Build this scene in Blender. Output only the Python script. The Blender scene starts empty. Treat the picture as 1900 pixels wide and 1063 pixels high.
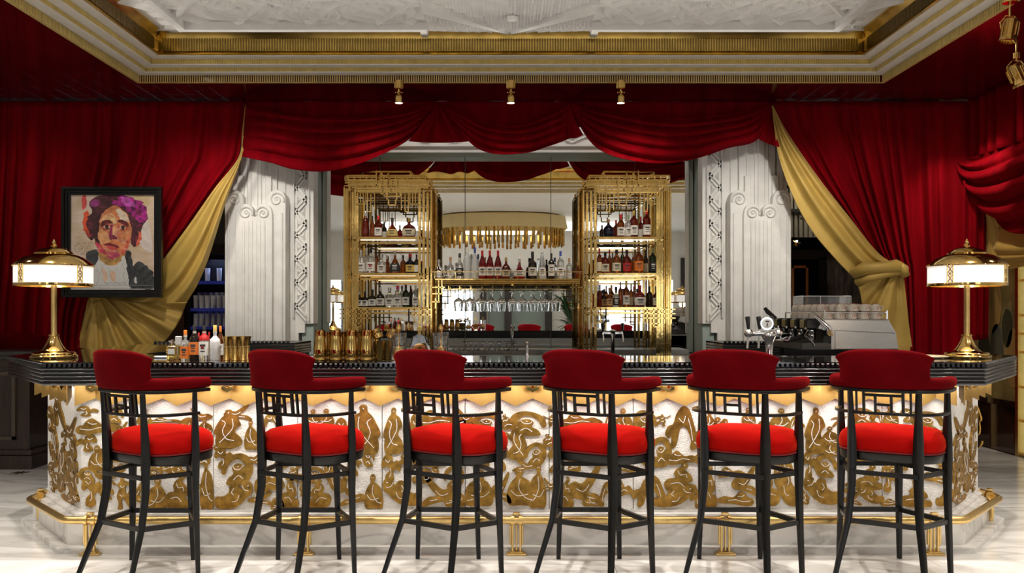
import bpy, math, random
import numpy as np
from mathutils import Vector, Matrix
from math import sin, cos, pi, radians as R
random.seed(7)
C = bpy.context.scene.collection
F, CX, HY, CZ = 1690.0, 939.0, 581.0, 1.4          # focal length and vanishing point on a 1900x1063 frame, eye height

def P(px, py, D):                                   # a point of the photo at depth D, in metres
    return Vector(((px - CX) * D / F, D, CZ + (HY - py) * D / F))
def X(px, D): return (px - CX) * D / F
def Z(py, D): return CZ + (HY - py) * D / F

# ------------------------------------------------------------------ camera, world, exposure
cd = bpy.data.cameras.new('camera'); cam = bpy.data.objects.new('camera', cd); C.objects.link(cam)
cam.location = (0, 0, CZ); cam.rotation_euler = (pi / 2, 0, 0)
cd.sensor_width = 36; cd.lens = 36 * F / 1900
cd.shift_x = (950 - CX) / 1900; cd.shift_y = (HY - 531.5) / 1900
cd.clip_start = .05; cd.clip_end = 100
sc = bpy.context.scene; sc.camera = cam
w = bpy.data.worlds.new('world'); sc.world = w; w.use_nodes = True
w.node_tree.nodes['Background'].inputs[0].default_value = (.80, .88, 1, 1)
w.node_tree.nodes['Background'].inputs[1].default_value = .6
vs = sc.view_settings
vs.view_transform = 'Standard'; vs.look = 'None'; vs.gamma = 1; vs.use_curve_mapping = False
vs.exposure = 0.0

# ------------------------------------------------------------------ lights
def area(name, loc, size, energy, col=(1, .93, .84), rot=(0, 0, 0), shape='RECTANGLE', spread=None):
    l = bpy.data.lights.new(name, 'AREA'); l.energy = energy; l.color = col
    l.shape = shape; l.size = size[0]; l.size_y = size[1]
    if spread: l.spread = R(spread)
    o = bpy.data.objects.new(name, l); C.objects.link(o); o.location = loc; o.rotation_euler = rot
    return o
def spot(name, loc, target, energy, angle=50, blend=.6, rad=.04, col=(1, .88, .72)):
    l = bpy.data.lights.new(name, 'SPOT'); l.energy = energy; l.color = col
    l.spot_size = R(angle); l.spot_blend = blend; l.shadow_soft_size = rad
    o = bpy.data.objects.new(name, l); C.objects.link(o); o.location = loc
    o.rotation_euler = (Vector(target) - Vector(loc)).to_track_quat('-Z', 'Y').to_euler()
    return o
# daylight from the room's tall windows behind the viewer
for wx, ww, e in ((-5.0, 1.1, 9), (-1.45, 1.1, 12), (3.5, 2.0, 20)):
    area('window_daylight', (wx, -3.95, 1.4), (ww, 1.8), e, (.86, .92, 1), (R(90), 0, 0))
# recessed ceiling downlights in front of and over the bar
for x in (-4.4, -2.6, -.9, .9, 2.6, 4.4):
    spot('ceiling_downlight', (x, 3.45, 3.55), (x * .98, 4.9, 0), 125, 80, .9, .05, (1, .93, .84))
for x in (-2.9, -1.7, -.55, .6, 1.75, 2.95):
    spot('ceiling_downlight', (x, 5.30, 3.93), (x, 4.95, 0), 330, 80, .8, .05, (1, .92, .82))
for x in (-4.3, 4.35):
    spot('ceiling_downlight', (x, 5.9, 3.55), (x, 5.7, 0), 190, 85, .9, .05, (1, .93, .84))
# added fill without fixtures: upward wash and grazing strips to bring out the relief
area('coffer_fill', (0, 6.2, 3.62), (5.6, 3.2), 20, (1, .95, .88), (R(180), 0, 0))
area('coffer_fill', (.04, 8.28, 3.83), (6.2, .05), 5, (1, .95, .88), (R(105), 0, R(180)))
area('coffer_fill', (-3.1, 7.4, 3.83), (1.6, .05), 1.2, (1, .95, .88), (R(105), 0, R(-90)))
area('lintel_fill', (0, 9.62, 3.56), (4.2, .05), 7, (1, .95, .88), (R(40), 0, 0))  # added fill for the dark lintel behind the valance, no fixture there
# counter LED strip under the front edge of the bar top, angled at the boards
area('counter_led_strip', (.0575, 5.262, .975), (5.1, .03), 21, (1, .95, .87), (R(28), 0, 0))
area('counter_led_strip', (-2.90, 5.79, .975), (.85, .03), 3, (1, .95, .87), (R(28), 0, R(-51)))
area('counter_led_strip', (3.01, 5.79, .975), (.85, .03), 3, (1, .95, .87), (R(28), 0, R(51)))
# washing the back bar, pillars and curtains
for x in (-1.28, 1.33):
    spot('back_bar_spot', (x, 8.2, 3.55), (x, 9.8, 2.0), 50, 60, .8, .05)
for x in (-2.55, 2.6):
    spot('pillar_spot', (x, 7.2, 3.5), (x, 9.7, 2.1), 170, 50, .9, .08, (1, .95, .88))
for x, e in ((-4.9, 30), (-3.2, 72), (3.6, 54), (4.5, 22)):
    spot('curtain_spot', (x, 7.7, 3.5), (x, 9.45, 1.9), e, 75, .9, .08, (1, .9, .78))

# ------------------------------------------------------------------ materials
MATS = {}
def pm(name, col, rough=.5, metal=0, var=.0, vs=6, bump=0, bs=40, coat=0, sheen=0, trans=0, ior=1.45, emit=None, es=0, alpha=1, stretch=None, spec=.5, sheen_tint=None):
    m = bpy.data.materials.new(name); m.use_nodes = True; nt = m.node_tree; b = nt.nodes['Principled BSDF']
    i = b.inputs
    i['Base Color'].default_value = (*col, 1); i['Roughness'].default_value = rough; i['Metallic'].default_value = metal
    i['Coat Weight'].default_value = coat; i['Coat Roughness'].default_value = .05
    i['Sheen Weight'].default_value = sheen; i['Sheen Roughness'].default_value = .35
    i['Transmission Weight'].default_value = trans; i['IOR'].default_value = ior
    i['Specular IOR Level'].default_value = spec; i['Alpha'].default_value = alpha
    if sheen_tint: i['Sheen Tint'].default_value = (*sheen_tint, 1)
    if emit: i['Emission Color'].default_value = (*emit, 1); i['Emission Strength'].default_value = es
    tc = nt.nodes.new('ShaderNodeTexCoord'); mp = nt.nodes.new('ShaderNodeMapping')
    nt.links.new(tc.outputs['Object'], mp.inputs[0])
    if stretch: mp.inputs['Scale'].default_value = stretch
    if var:
        n = nt.nodes.new('ShaderNodeTexNoise'); n.inputs['Scale'].default_value = vs; n.inputs['Detail'].default_value = 5
        nt.links.new(mp.outputs[0], n.inputs['Vector'])
        r = nt.nodes.new('ShaderNodeValToRGB'); e = r.color_ramp.elements
        e[0].position = .3; e[1].position = .7
        e[0].color = (*[max(0, c * (1 - var)) for c in col], 1); e[1].color = (*[min(1, c * (1 + var)) for c in col], 1)
        nt.links.new(n.outputs[0], r.inputs[0]); nt.links.new(r.outputs[0], i['Base Color'])
    if bump:
        n = nt.nodes.new('ShaderNodeTexNoise'); n.inputs['Scale'].default_value = bs; n.inputs['Detail'].default_value = 6
        nt.links.new(mp.outputs[0], n.inputs['Vector'])
        bp = nt.nodes.new('ShaderNodeBump'); bp.inputs['Strength'].default_value = bump; bp.inputs['Distance'].default_value = .01
        nt.links.new(n.outputs[0], bp.inputs['Height']); nt.links.new(bp.outputs[0], i['Normal'])
    MATS[name] = m
    return m
velvet = pm('shaded_pad_velvet', (.095, .0004, .002), .9, var=.12, vs=9, bump=.12, bs=300, sheen=.12, sheen_tint=(1, .03, .03), spec=.05)  # stool velvet with the shade on back and arms put into its colour
litvel = pm('lit_seat_velvet', (.34, .003, .002), .9, var=.08, vs=9, bump=.12, bs=300, sheen=.25, sheen_tint=(1, .16, .03), spec=.05)  # same stool velvet, brighter and warmer for the light falling on the seats
curtm = pm('red_curtain_velvet', (.21, .0008, .005), .85, var=.25, vs=3, bump=.05, bs=120, sheen=.2, sheen_tint=(1, .02, .04), spec=.06, stretch=(3, 3, .4))
lining = pm('gold_satin_lining', (.50, .335, .08), .5, .15, var=.12, vs=5, bump=.05, bs=90, sheen=.3, sheen_tint=(1, .85, .45))
blackwood = pm('black_lacquered_wood', (.006, .006, .006), .35, var=.3, vs=20, coat=.12, spec=.3)
blackedge = pm('black_ribbed_lacquer', (.012, .013, .015), .25, var=.3, vs=14, coat=.5)
gold = pm('polished_brass', (.68, .46, .155), .09, 1, var=.15, vs=12, bump=.10, bs=9)
goldb = pm('satin_brass', (.74, .52, .20), .32, 1, var=.10, vs=20)
goldp = pm('brushed_gold_board', (.34, .205, .055), .45, .5, var=.08, vs=40, stretch=(30, 30, 1), bump=.05, bs=60)
goldf = pm('bronze_gold_leaf', (.35, .20, .042), .40, .8, var=.45, vs=26, bump=.15, bs=120)
goldflute = pm('fluted_gold_paint', (.70, .55, .20), .5, .35, var=.1, vs=10)
goldcove = pm('gold_cove_leaf', (.66, .46, .13), .2, 1, var=.25, vs=7)
plaster = pm('rough_white_plaster', (.88, .86, .83), .8, var=.06, vs=30, bump=1.0, bs=150)
smoothpl = pm('smooth_white_plaster', (.78, .755, .715), .7, var=.04, vs=8, bump=.08, bs=60)
stone = pm('white_carved_stone', (.80, .785, .75), .55, var=.07, vs=7, bump=.1, bs=50)
ceilpl = pm('carved_ceiling_plaster', (.66, .64, .62), .6, var=.06, vs=8, bump=.1, bs=50)
wallpaint = pm('white_wall_paint', (.72, .70, .66), .6, var=.04, vs=4)
darkwood = pm('dark_brown_wood', (.035, .018, .011), .4, var=.5, vs=5, stretch=(6, 6, 1), coat=.3)
greygreen = pm('grey_green_glass_edge', (.34, .41, .38), .55, var=.08, vs=4)
mirrorm = pm('silver_mirror', (.86, .87, .84), .0, 1, var=.01, vs=2)
glass = pm('clear_glass', (1, 1, 1), .0, trans=1, var=.005, ior=1.45)
thing_glass = pm('thick_shelf_glass', (.80, .92, .86), .02, trans=.9, var=.01)
chrome = pm('polished_chrome', (.85, .85, .86), .07, 1, var=.04, vs=10)
steel = pm('brushed_steel', (.62, .62, .63), .28, 1, var=.08, vs=30, stretch=(1, 1, 20))
blackpl = pm('black_plastic', (.012, .012, .012), .35, var=.2, vs=20)
lampwhite = pm('opal_lamp_glass', (.9, .88, .84), .4, var=.01, emit=(1, .94, .88), es=.62)
bulb = pm('lit_lens', (1, .95, .85), .3, var=.01, emit=(1, .85, .62), es=14)
windowlit = pm('daylit_window', (.8, .9, 1), .3, var=.01, emit=(.80, .89, 1), es=.42)
cream = pm('cream_porcelain', (.78, .74, .66), .2, var=.04, vs=8, coat=.5)
redpaint = pm('red_rim_glaze', (.55, .04, .02), .25, var=.1, vs=8)
foliage = pm('green_leaf', (.02, .07, .015), .5, var=.4, vs=8)
bluelit = pm('blue_lit_shelf', (.02, .03, .12), .4, var=.2, vs=9, emit=(.03, .05, .45), es=.12)
nightgrey = pm('dark_room_wall', (.03, .026, .024), .5, var=.4, vs=3)
mural = pm('olive_painted_mural', (.30, .22, .075), .35, var=.75, vs=1.6, coat=.3)
browmarble = pm('dark_brown_marble', (.045, .018, .010), .1, var=.8, vs=3, coat=.4)
cordm = pm('ivory_cord', (.5, .42, .28), .7, var=.2, vs=60)

def marble(name, base, vein, scale, rough, grid=False):
    m = bpy.data.materials.new(name); m.use_nodes = True; nt = m.node_tree; b = nt.nodes['Principled BSDF']
    ge = nt.nodes.new('ShaderNodeNewGeometry'); mp = nt.nodes.new('ShaderNodeMapping')
    mp.inputs['Rotation'].default_value = (0, 0, R(24)); mp.inputs['Scale'].default_value = (.5, 1.7, 1)
    nt.links.new(ge.outputs['Position'], mp.inputs[0])
    n = nt.nodes.new('ShaderNodeTexNoise'); n.inputs['Scale'].default_value = scale; n.inputs['Detail'].default_value = 9
    n.inputs['Distortion'].default_value = 1.8; nt.links.new(mp.outputs[0], n.inputs['Vector'])
    ab = nt.nodes.new('ShaderNodeMath'); ab.operation = 'SUBTRACT'; ab.inputs[1].default_value = .5; nt.links.new(n.outputs[0], ab.inputs[0])
    a2 = nt.nodes.new('ShaderNodeMath'); a2.operation = 'ABSOLUTE'; nt.links.new(ab.outputs[0], a2.inputs[0])
    r = nt.nodes.new('ShaderNodeValToRGB'); e = r.color_ramp.elements
    e[0].position = 0; e[0].color = (*vein, 1); e[1].position = .06; e[1].color = (*base, 1)
    nt.links.new(a2.outputs[0], r.inputs[0])
    n2 = nt.nodes.new('ShaderNodeTexNoise'); n2.inputs['Scale'].default_value = scale * .6; n2.inputs['Detail'].default_value = 4
    nt.links.new(mp.outputs[0], n2.inputs['Vector'])
    mx = nt.nodes.new('ShaderNodeMix'); mx.data_type = 'RGBA'; mx.blend_type = 'MULTIPLY'; mx.inputs[0].default_value = .15
    nt.links.new(r.outputs[0], mx.inputs[6]); nt.links.new(n2.outputs[0], mx.inputs[7])
    nt.links.new(mx.outputs[2], b.inputs['Base Color'])
    b.inputs['Roughness'].default_value = rough; b.inputs['Coat Weight'].default_value = .3; b.inputs['Coat Roughness'].default_value = .06
    return m
floorm = marble('white_floor_marble', (.90, .88, .85), (.66, .64, .60), .8, .16)
baseM = marble('grey_plinth_marble', (.84, .82, .79), (.58, .56, .53), 2.2, .3)
groutm = pm('floor_joint', (.42, .40, .37), .8, var=.1)
def lacquer():
    m = pm('dark_red_lacquer', (.065, .002, .003), .14, coat=.25, spec=.35, var=.2, vs=3)
    nt = m.node_tree; b = nt.nodes['Principled BSDF']
    g = nt.nodes.new('ShaderNodeNewGeometry'); t = nt.nodes.new('ShaderNodeTexBrick')
    t.offset = 0; t.inputs['Scale'].default_value = 1; t.inputs['Brick Width'].default_value = .17; t.inputs['Row Height'].default_value = .17
    t.inputs['Mortar Size'].default_value = .0025; nt.links.new(g.outputs['Position'], t.inputs['Vector'])
    bp = nt.nodes.new('ShaderNodeBump'); bp.invert = True; bp.inputs['Strength'].default_value = .6; bp.inputs['Distance'].default_value = .004
    nt.links.new(t.outputs['Fac'], bp.inputs['Height']); nt.links.new(bp.outputs[0], b.inputs['Normal']); nt.links.new(bp.outputs[0], b.inputs['Coat Normal'])
    return m
lacq = lacquer()
_gl = {}
def liquid(col, name=None):
    k = tuple(col)
    if k not in _gl:
        _gl[k] = pm(name or 'coloured_glass', col, .02, trans=.85, ior=1.4, var=.05, coat=.3)
    return _gl[k]
_pc = {}
def paint(col, rough=.5, name='printed_paper', metal=0):
    k = (tuple(col), rough, metal)
    if k not in _pc: _pc[k] = pm(name, col, rough, metal, var=.08, vs=60)
    return _pc[k]

# ------------------------------------------------------------------ mesh helpers
class MB:
    def __init__(s): s.v = []; s.f = []; s.m = []
    def add(s, v, f, mi=0):
        o = len(s.v); s.v += [tuple(p) for p in v]; s.f += [tuple(i + o for i in q) for q in f]; s.m += [mi] * len(f); return s
    def box(s, c, d, rz=0, mi=0, M=None):
        hx, hy, hz = d[0] / 2, d[1] / 2, d[2] / 2; a, b = cos(rz), sin(rz); v = []
        for x, y, z in ((-1,-1,-1),(1,-1,-1),(1,1,-1),(-1,1,-1),(-1,-1,1),(1,-1,1),(1,1,1),(-1,1,1)):
            p = Vector((x * hx, y * hy, z * hz))
            if M: p = M @ p
            v.append((c[0] + p.x * a - p.y * b, c[1] + p.x * b + p.y * a, c[2] + p.z))
        return s.add(v, ((0,3,2,1),(4,5,6,7),(0,1,5,4),(1,2,6,5),(2,3,7,6),(3,0,4,7)), mi)
    def b2(s, x0, x1, y0, y1, z0, z1, mi=0): return s.box(((x0+x1)/2,(y0+y1)/2,(z0+z1)/2), (abs(x1-x0),abs(y1-y0),abs(z1-z0)), 0, mi)
    def cbox(s, c, d, b=.004, rz=0, mi=0):            # chamfered box (edges cut on the vertical faces and rims)
        hx, hy, hz = d[0]/2, d[1]/2, d[2]/2; a_, b_ = cos(rz), sin(rz)
        b = min(b, hx*.45, hy*.45, hz*.45)
        rings = []
        for z, i in ((-hz, b), (-hz+b, 0), (hz-b, 0), (hz, b)):
            x, y = hx-i, hy-i
            rings.append([(x-b,-y,z),(x,-y+b,z),(x,y-b,z),(x-b,y,z),(-x+b,y,z),(-x,y-b,z),(-x,-y+b,z),(-x+b,-y,z)])
        v = [(c[0]+p[0]*a_-p[1]*b_, c[1]+p[0]*b_+p[1]*a_, c[2]+p[2]) for r in rings for p in r]
        f = [tuple(range(7,-1,-1)), tuple(range(24,32))]
        for k in range(3):
            for j in range(8): f.append((k*8+j, k*8+(j+1)%8, k*8+8+(j+1)%8, k*8+8+j))
        return s.add(v, f, mi)
    def lathe(s, prof, c=(0,0,0), n=20, M=None, mi=0, closed=False, sy=1):
        v = []; f = []
        for r, z in prof:
            for k in range(n):
                a = 2*pi*k/n; p = Vector((r*cos(a), r*sin(a)*sy, z))
                if M: p = M @ p
                v.append((c[0]+p.x, c[1]+p.y, c[2]+p.z))
        m = len(prof)
        for i in range(m-1 if not closed else m):
            j = (i+1) % m
            for k in range(n): f.append((i*n+k, i*n+(k+1)%n, j*n+(k+1)%n, j*n+k))
        if not closed:
            if prof[0][0] > 1e-5: f.append(tuple(range(n-1,-1,-1)))
            if prof[-1][0] > 1e-5: f.append(tuple((m-1)*n+k for k in range(n)))
        return s.add(v, f, mi)
    def tube(s, pts, rad, n=8, mi=0, closed=False, sq=1, twist=0):
        pts = [Vector(p) for p in pts]; m = len(pts)
        rad = rad if isinstance(rad, (list, tuple)) else [rad]*m
        v = []; f = []; up = None
        for i, p in enumerate(pts):
            if closed: t = pts[(i+1)%m] - pts[i-1]
            else: t = pts[min(i+1,m-1)] - pts[max(i-1,0)]
            t.normalize()
            if up is None: up = Vector((0,0,1)) if abs(t.z) < .9 else Vector((0,1,0))
            a = up.cross(t); 
            if a.length < 1e-5: a = Vector((1,0,0)).cross(t)
            a.normalize(); b = t.cross(a); up = b
            for k in range(n):
                an = 2*pi*(k+.5)/n + twist
                v.append(p + a*(cos(an)*rad[i]) + b*(sin(an)*rad[i]*sq))
        for i in range(m if closed else m-1):
            j = (i+1) % m
            for k in range(n): f.append((i*n+k, i*n+(k+1)%n, j*n+(k+1)%n, j*n+k))
        if not closed: f += [tuple(range(n-1,-1,-1)), tuple((m-1)*n+k for k in range(n))]
        return s.add(v, f, mi)
    def bar(s, p, q, wd, th=None, mi=0, up=(0,0,1)):   # square bar from p to q
        p, q = Vector(p), Vector(q); t = (q-p).normalized(); th = th or wd
        u = Vector(up)
        if abs(t.dot(u)) > .95: u = Vector((0,1,0))
        a = u.cross(t).normalized()*wd/2; b = t.cross(a).normalized()*th/2
        v = [p-a-b, p+a-b, p+a+b, p-a+b, q-a-b, q+a-b, q+a+b, q-a+b]
        return s.add(v, ((0,3,2,1),(4,5,6,7),(0,1,5,4),(1,2,6,5),(2,3,7,6),(3,0,4,7)), mi)
    def sphere(s, c, r, n=14, mi=0, sc=(1,1,1)):
        prof = [(max(1e-6, r*sin(pi*i/(n//2))), -r*cos(pi*i/(n//2))) for i in range(n//2+1)]
        M = Matrix.Diagonal(sc); return s.lathe(prof, c, n, M, mi)
    def prism(s, poly, y0, y1, mi=0, M=None):          # polygon in xz, extruded along y
        n = len(poly); v = [(x, y0, z) for x, z in poly] + [(x, y1, z) for x, z in poly]
        if M: v = [M @ Vector(p) for p in v]
        f = [tuple(range(n)), tuple(range(2*n-1, n-1, -1))] + [(i, i+n, (i+1)%n+n, (i+1)%n) for i in range(n)]
        return s.add(v, f, mi)
    def sweep(s, path, prof, mi=0, closed=False):      # closed profile (offset, z) swept along a plan path with mitres; offset to the right of travel
        m = len(path); n = len(prof); v = []; f = []
        P2 = [Vector(p) for p in path]
        for i in range(m):
            if closed: d0 = (P2[i]-P2[i-1]).normalized(); d1 = (P2[(i+1)%m]-P2[i]).normalized()
            else:
                d0 = (P2[i]-P2[i-1]).normalized() if i else None
                d1 = (P2[i+1]-P2[i]).normalized() if i < m-1 else None
                d0 = d0 or d1; d1 = d1 or d0
            n0 = Vector((d0.y,-d0.x)); n1 = Vector((d1.y,-d1.x)); nn = (n0+n1).normalized(); k = 1/max(.2, nn.dot(n0))
            for o, z in prof: v.append((P2[i].x+nn.x*o*k, P2[i].y+nn.y*o*k, z))
        for i in range(m if closed else m-1):
            j = (i+1) % m
            for k in range(n): f.append((i*n+k, i*n+(k+1)%n, j*n+(k+1)%n, j*n+k))
        if not closed: f += [tuple(range(n)), tuple((m-1)*n+k for k in range(n-1,-1,-1))]
        return s.add(v, f, mi)
    def build(s, name, mats, parent=None, smooth=35, loc=None, rz=0, bevel=0, sub=0, fix=True):
        me = bpy.data.meshes.new(name); me.from_pydata(s.v, [], s.f)
        mats = mats if isinstance(mats, (list, tuple)) else [mats]
        for m in mats: me.materials.append(m)
        if len(mats) > 1: me.polygons.foreach_set('material_index', s.m)
        me.validate()
        if fix:
            import bmesh
            bm = bmesh.new(); bm.from_mesh(me); bmesh.ops.recalc_face_normals(bm, faces=bm.faces); bm.to_mesh(me); bm.free()
        if smooth:
            me.polygons.foreach_set('use_smooth', [True]*len(me.polygons))
            if smooth < 180: me.set_sharp_from_angle(angle=R(smooth))
        o = bpy.data.objects.new(name, me); C.objects.link(o)
        if parent: o.parent = parent
        if loc: o.location = loc
        o.rotation_euler.z = rz
        if bevel:
            b = o.modifiers.new('bevel', 'BEVEL'); b.width = bevel; b.segments = 2; b.limit_method = 'ANGLE'
        if sub:
            b = o.modifiers.new('sub', 'SUBSURF'); b.levels = sub; b.render_levels = sub
        return o
def tag(o, label=None, cat=None, group=None, kind=None):
    if label: o['label'] = label
    if cat: o['category'] = cat
    if group: o['group'] = group
    if kind: o['kind'] = kind
    return o
def thing(name, label, cat, loc=(0,0,0), rz=0, group=None):
    o = bpy.data.objects.new(name, None); C.objects.link(o); o.location = loc; o.rotation_euler.z = rz
    o.empty_display_size = .1
    return tag(o, label, cat, group)
def structure(name, parent=None):
    o = bpy.data.objects.new(name, None); C.objects.link(o); o['kind'] = 'structure'
    if parent: o.parent = parent
    return o
CH = {}
def copy_tree(src, loc=None, rz=None, label=None, parent=None, group=None):
    c = src.copy(); C.objects.link(c); c.parent = parent
    if loc is not None: c.location = loc
    if rz is not None: c.rotation_euler.z = rz
    if label: c['label'] = label
    if group: c['group'] = group
    for ch in list(src.children): copy_tree(ch, parent=c)
    return c
def crom(pts, n=4, closed=True):                      # Catmull-Rom smoothing of a point list
    pts = [Vector(p) for p in pts]; m = len(pts); out = []
    for i in range(m if closed else m-1):
        g = lambda k: pts[k % m] if closed else pts[max(0, min(m-1, k))]
        p0, p1, p2, p3 = g(i-1), g(i), g(i+1), g(i+2)
        for j in range(n):
            t = j/n
            out.append(.5*((2*p1)+(p2-p0)*t+(2*p0-5*p1+4*p2-p3)*t*t+(3*p1-p0-3*p2+p3)*t**3))
    if not closed: out.append(pts[-1])
    return out
def interp(pts, t):                                   # smooth position along a polyline, t in 0..1
    if len(pts) == 1: return Vector(pts[0])
    x = t*(len(pts)-1); i = min(int(x), len(pts)-2); u = x-i
    p1, p2 = Vector(pts[i]), Vector(pts[i+1]); p0 = Vector(pts[i-1]) if i else 2*p1-p2; p3 = Vector(pts[i+2]) if i+2 < len(pts) else 2*p2-p1
    return .5*((2*p1)+(p2-p0)*u+(2*p0-5*p1+4*p2-p3)*u*u+(3*p1-p0-3*p2+p3)*u**3)
def sheet(name, fn, nu, nv, mat, parent=None, thick=.006):
    mb = MB(); v = [fn(i/nu, j/nv) for j in range(nv+1) for i in range(nu+1)]
    f = [(j*(nu+1)+i, j*(nu+1)+i+1, (j+1)*(nu+1)+i+1, (j+1)*(nu+1)+i) for j in range(nv) for i in range(nu)]
    mb.add(v, f); o = mb.build(name, mat, parent, smooth=180)
    if thick:
        s = o.modifiers.new('thickness', 'SOLIDIFY'); s.thickness = thick; s.offset = 0
    return o
# ================================================================== THE ROOM
XL, XR, YB = -6.6, 5.02, -4.2
fl = structure('floor')
MB().b2(XL-.1, 7.5, YB-.1, 13.2, -.12, -.012).build('floor_bed', groutm, fl, smooth=0)
sm = MB().cbox((0,0,-.01), (.897,.897,.02), .0012)
first = None
for i in range(13):
    for j in range(16):
        x = -6.15 + i*.9; y = -3.75 + j*.9
        if x > 5.0: continue
        if first is None: first = sm.build('marble_slab', floorm, fl, smooth=0); o = first
        else: o = first.copy(); C.objects.link(o)
        o.location = (x, y, 0)
MB().b2(XL, 7.4, 10.65, 13.1, -.02, -.002).b2(5.0, 7.4, 6, 10.65, -.02, .002).build('dark_threshold', browmarble, fl, smooth=0)
for (px, py) in ((37, 877), (56, 866)):
    D = CZ*F/(py-HY); pts = []
    for k in range(16): r = .085 if k % 2 == 0 else .035; a = 2*pi*k/16; pts.append((X(px,D)+r*cos(a), D+r*sin(a)))
    mb = MB(); mb.add([(x,y,.0005) for x,y in pts]+[(x,y,.003) for x,y in pts], [tuple(range(16,32)), tuple(range(15,-1,-1))]+[(i,(i+1)%16,(i+1)%16+16,i+16) for i in range(16)])
    mb.build('star_inlay', browmarble, fl, smooth=0)

wl = structure('wall_left'); MB().b2(XL-.15, XL, YB, 13, 0, 4.2).build('painted_wall', wallpaint, wl, smooth=0)
wr = structure('wall_right')
MB().b2(XR+.02, XR+.15, -4.2, 8.2, 0, 4.2).build('painted_wall', wallpaint, wr, smooth=0)
MB().b2(XR+.30, XR+.42, 8.2, 13, 0, 4.2).build('dark_wall', nightgrey, wr, smooth=0)
MB().b2(XR+.02, XR+.10, 8.92, 10.6, .52, 3.5).build('painted_mural', mural, wr, smooth=0)
mb = MB().b2(XR+.0, XR+.12, 8.92, 10.6, .0, .50).b2(XR-.02, XR+.12, 8.92, 10.6, .47, .53)
mb.build('marble_dado', browmarble, wr, smooth=0)
# mural's painted shapes: flat rounded hills and trees
mt = [paint((.05,.045,.02),.5,'mural_dark_olive'), paint((.34,.20,.06),.5,'mural_ochre'), paint((.09,.085,.06),.5,'mural_grey_green')]
for (y, z, ry, rz_, k) in ((9.25,2.0,.16,.13,0),(9.15,1.25,.10,.2,0),(9.45,1.5,.2,.32,1),(9.75,1.9,.25,.2,2),(9.05,.95,.12,.3,1),(9.35,1.0,.13,.3,2),(9.6,1.0,.12,.22,0),(9.2,2.45,.2,.13,2)):
    mb = MB(); M = Matrix.Rotation(R(90), 3, 'Y')
    mb.lathe([(.001,0),(1,0),(.98,.003),(.001,.003)], (0,0,0), 20)
    o = mb.build('painted_shape', mt[k], wr, smooth=0); o.rotation_euler = (0, R(-90), 0); o.scale = (rz_, ry, 1); o.location = (XR+.016, y, z)
# lattice door of lit frosted panes at the right edge
d1 = structure('door_1')
mb = MB(); 
for k in range(7): mb.b2(XR+.0, XR+.03, 8.2+k*.1135, 8.225+k*.1135, .02, 2.35)
for z in (.03,.35,.68,1.02,1.20,1.38,1.72,2.05,2.33): mb.b2(XR+.0, XR+.03, 8.2, 8.905, z-.012, z+.012)
mb.b2(XR-.03, XR+.06, 8.88, 8.93, .0, 3.4)
mb.build('gold_lattice', goldb, d1, smooth=0)
MB().b2(XR+.035, XR+.05, 8.21, 8.88, .03, 2.33).build('frosted_pane', pm('frosted_lit_pane', (.7,.75,.68), .5, var=.2, vs=3, emit=(.75,.85,.72), es=.55), d1, smooth=0)

# rear wall behind the viewer, with tall windows (seen in the mirror)
wb = structure('wall_rear')
wins = [(-5.55,-4.45,.45,2.25), (-2.0,-.9,.45,2.25), (2.5,4.5,.45,2.4)]
xs = [XL, -4.7, -.5, 1.5, 4.9, XR+.1]
mb = MB()
for a, b in ((XL,-5.55),(-4.45,-2.0),(-.9,2.5),(4.5,XR+.15)): mb.b2(a, b, YB-.15, YB, 0, 4.2)
for a, b, z0, z1 in wins: mb.b2(a, b, YB-.15, YB, 0, z0); mb.b2(a, b, YB-.15, YB, z1, 4.2)
mb.build('painted_wall', wallpaint, wb, smooth=0)
for k, (a, b, z0, z1) in enumerate(wins):
    wn = structure('window_%d' % (k+1))
    MB().b2(a, b, YB-.10, YB-.09, z0, z1).build('window_pane', windowlit, wn, smooth=0)
    mb = MB(); n = (2,2,4)[k]
    for i in range(n+1): x = a+(b-a)*i/n; mb.b2(x-.03, x+.03, YB-.09, YB-.02, z0, z1)
    for z in (z0, z0+.6, z0+1.2, z1): mb.b2(a, b, YB-.09, YB-.03, z-.022, z+.022)
    mb.build('window_frame', paint((.22,.24,.27),.4,'grey_window_frame'), wn, smooth=0)
mb = MB()
for x in (-.62,.05,1.15,1.75): mb.b2(x-.09, x+.09, YB, YB+.25, 0, 2.6)
for x0_w, x1_w in ((-.5,-.05),(.15,1.05)): MB().b2(x0_w, x1_w, YB, YB+.03, 0, 2.5).build('green_glass_door', paint((.22,.27,.25),.12,'grey_green_door_glass'), wb, smooth=0)
MB().b2(-4.3,-2.15,YB,YB+.04,0,3.2).build('marble_slab_wall', baseM, wb, smooth=0)
mb.b2(2.0,2.12,YB,YB+.1,0,3.0).b2(4.75,4.9,YB,YB+.1,0,2.9)
mb.build('dark_pier', nightgrey, wb, smooth=0)

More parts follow.
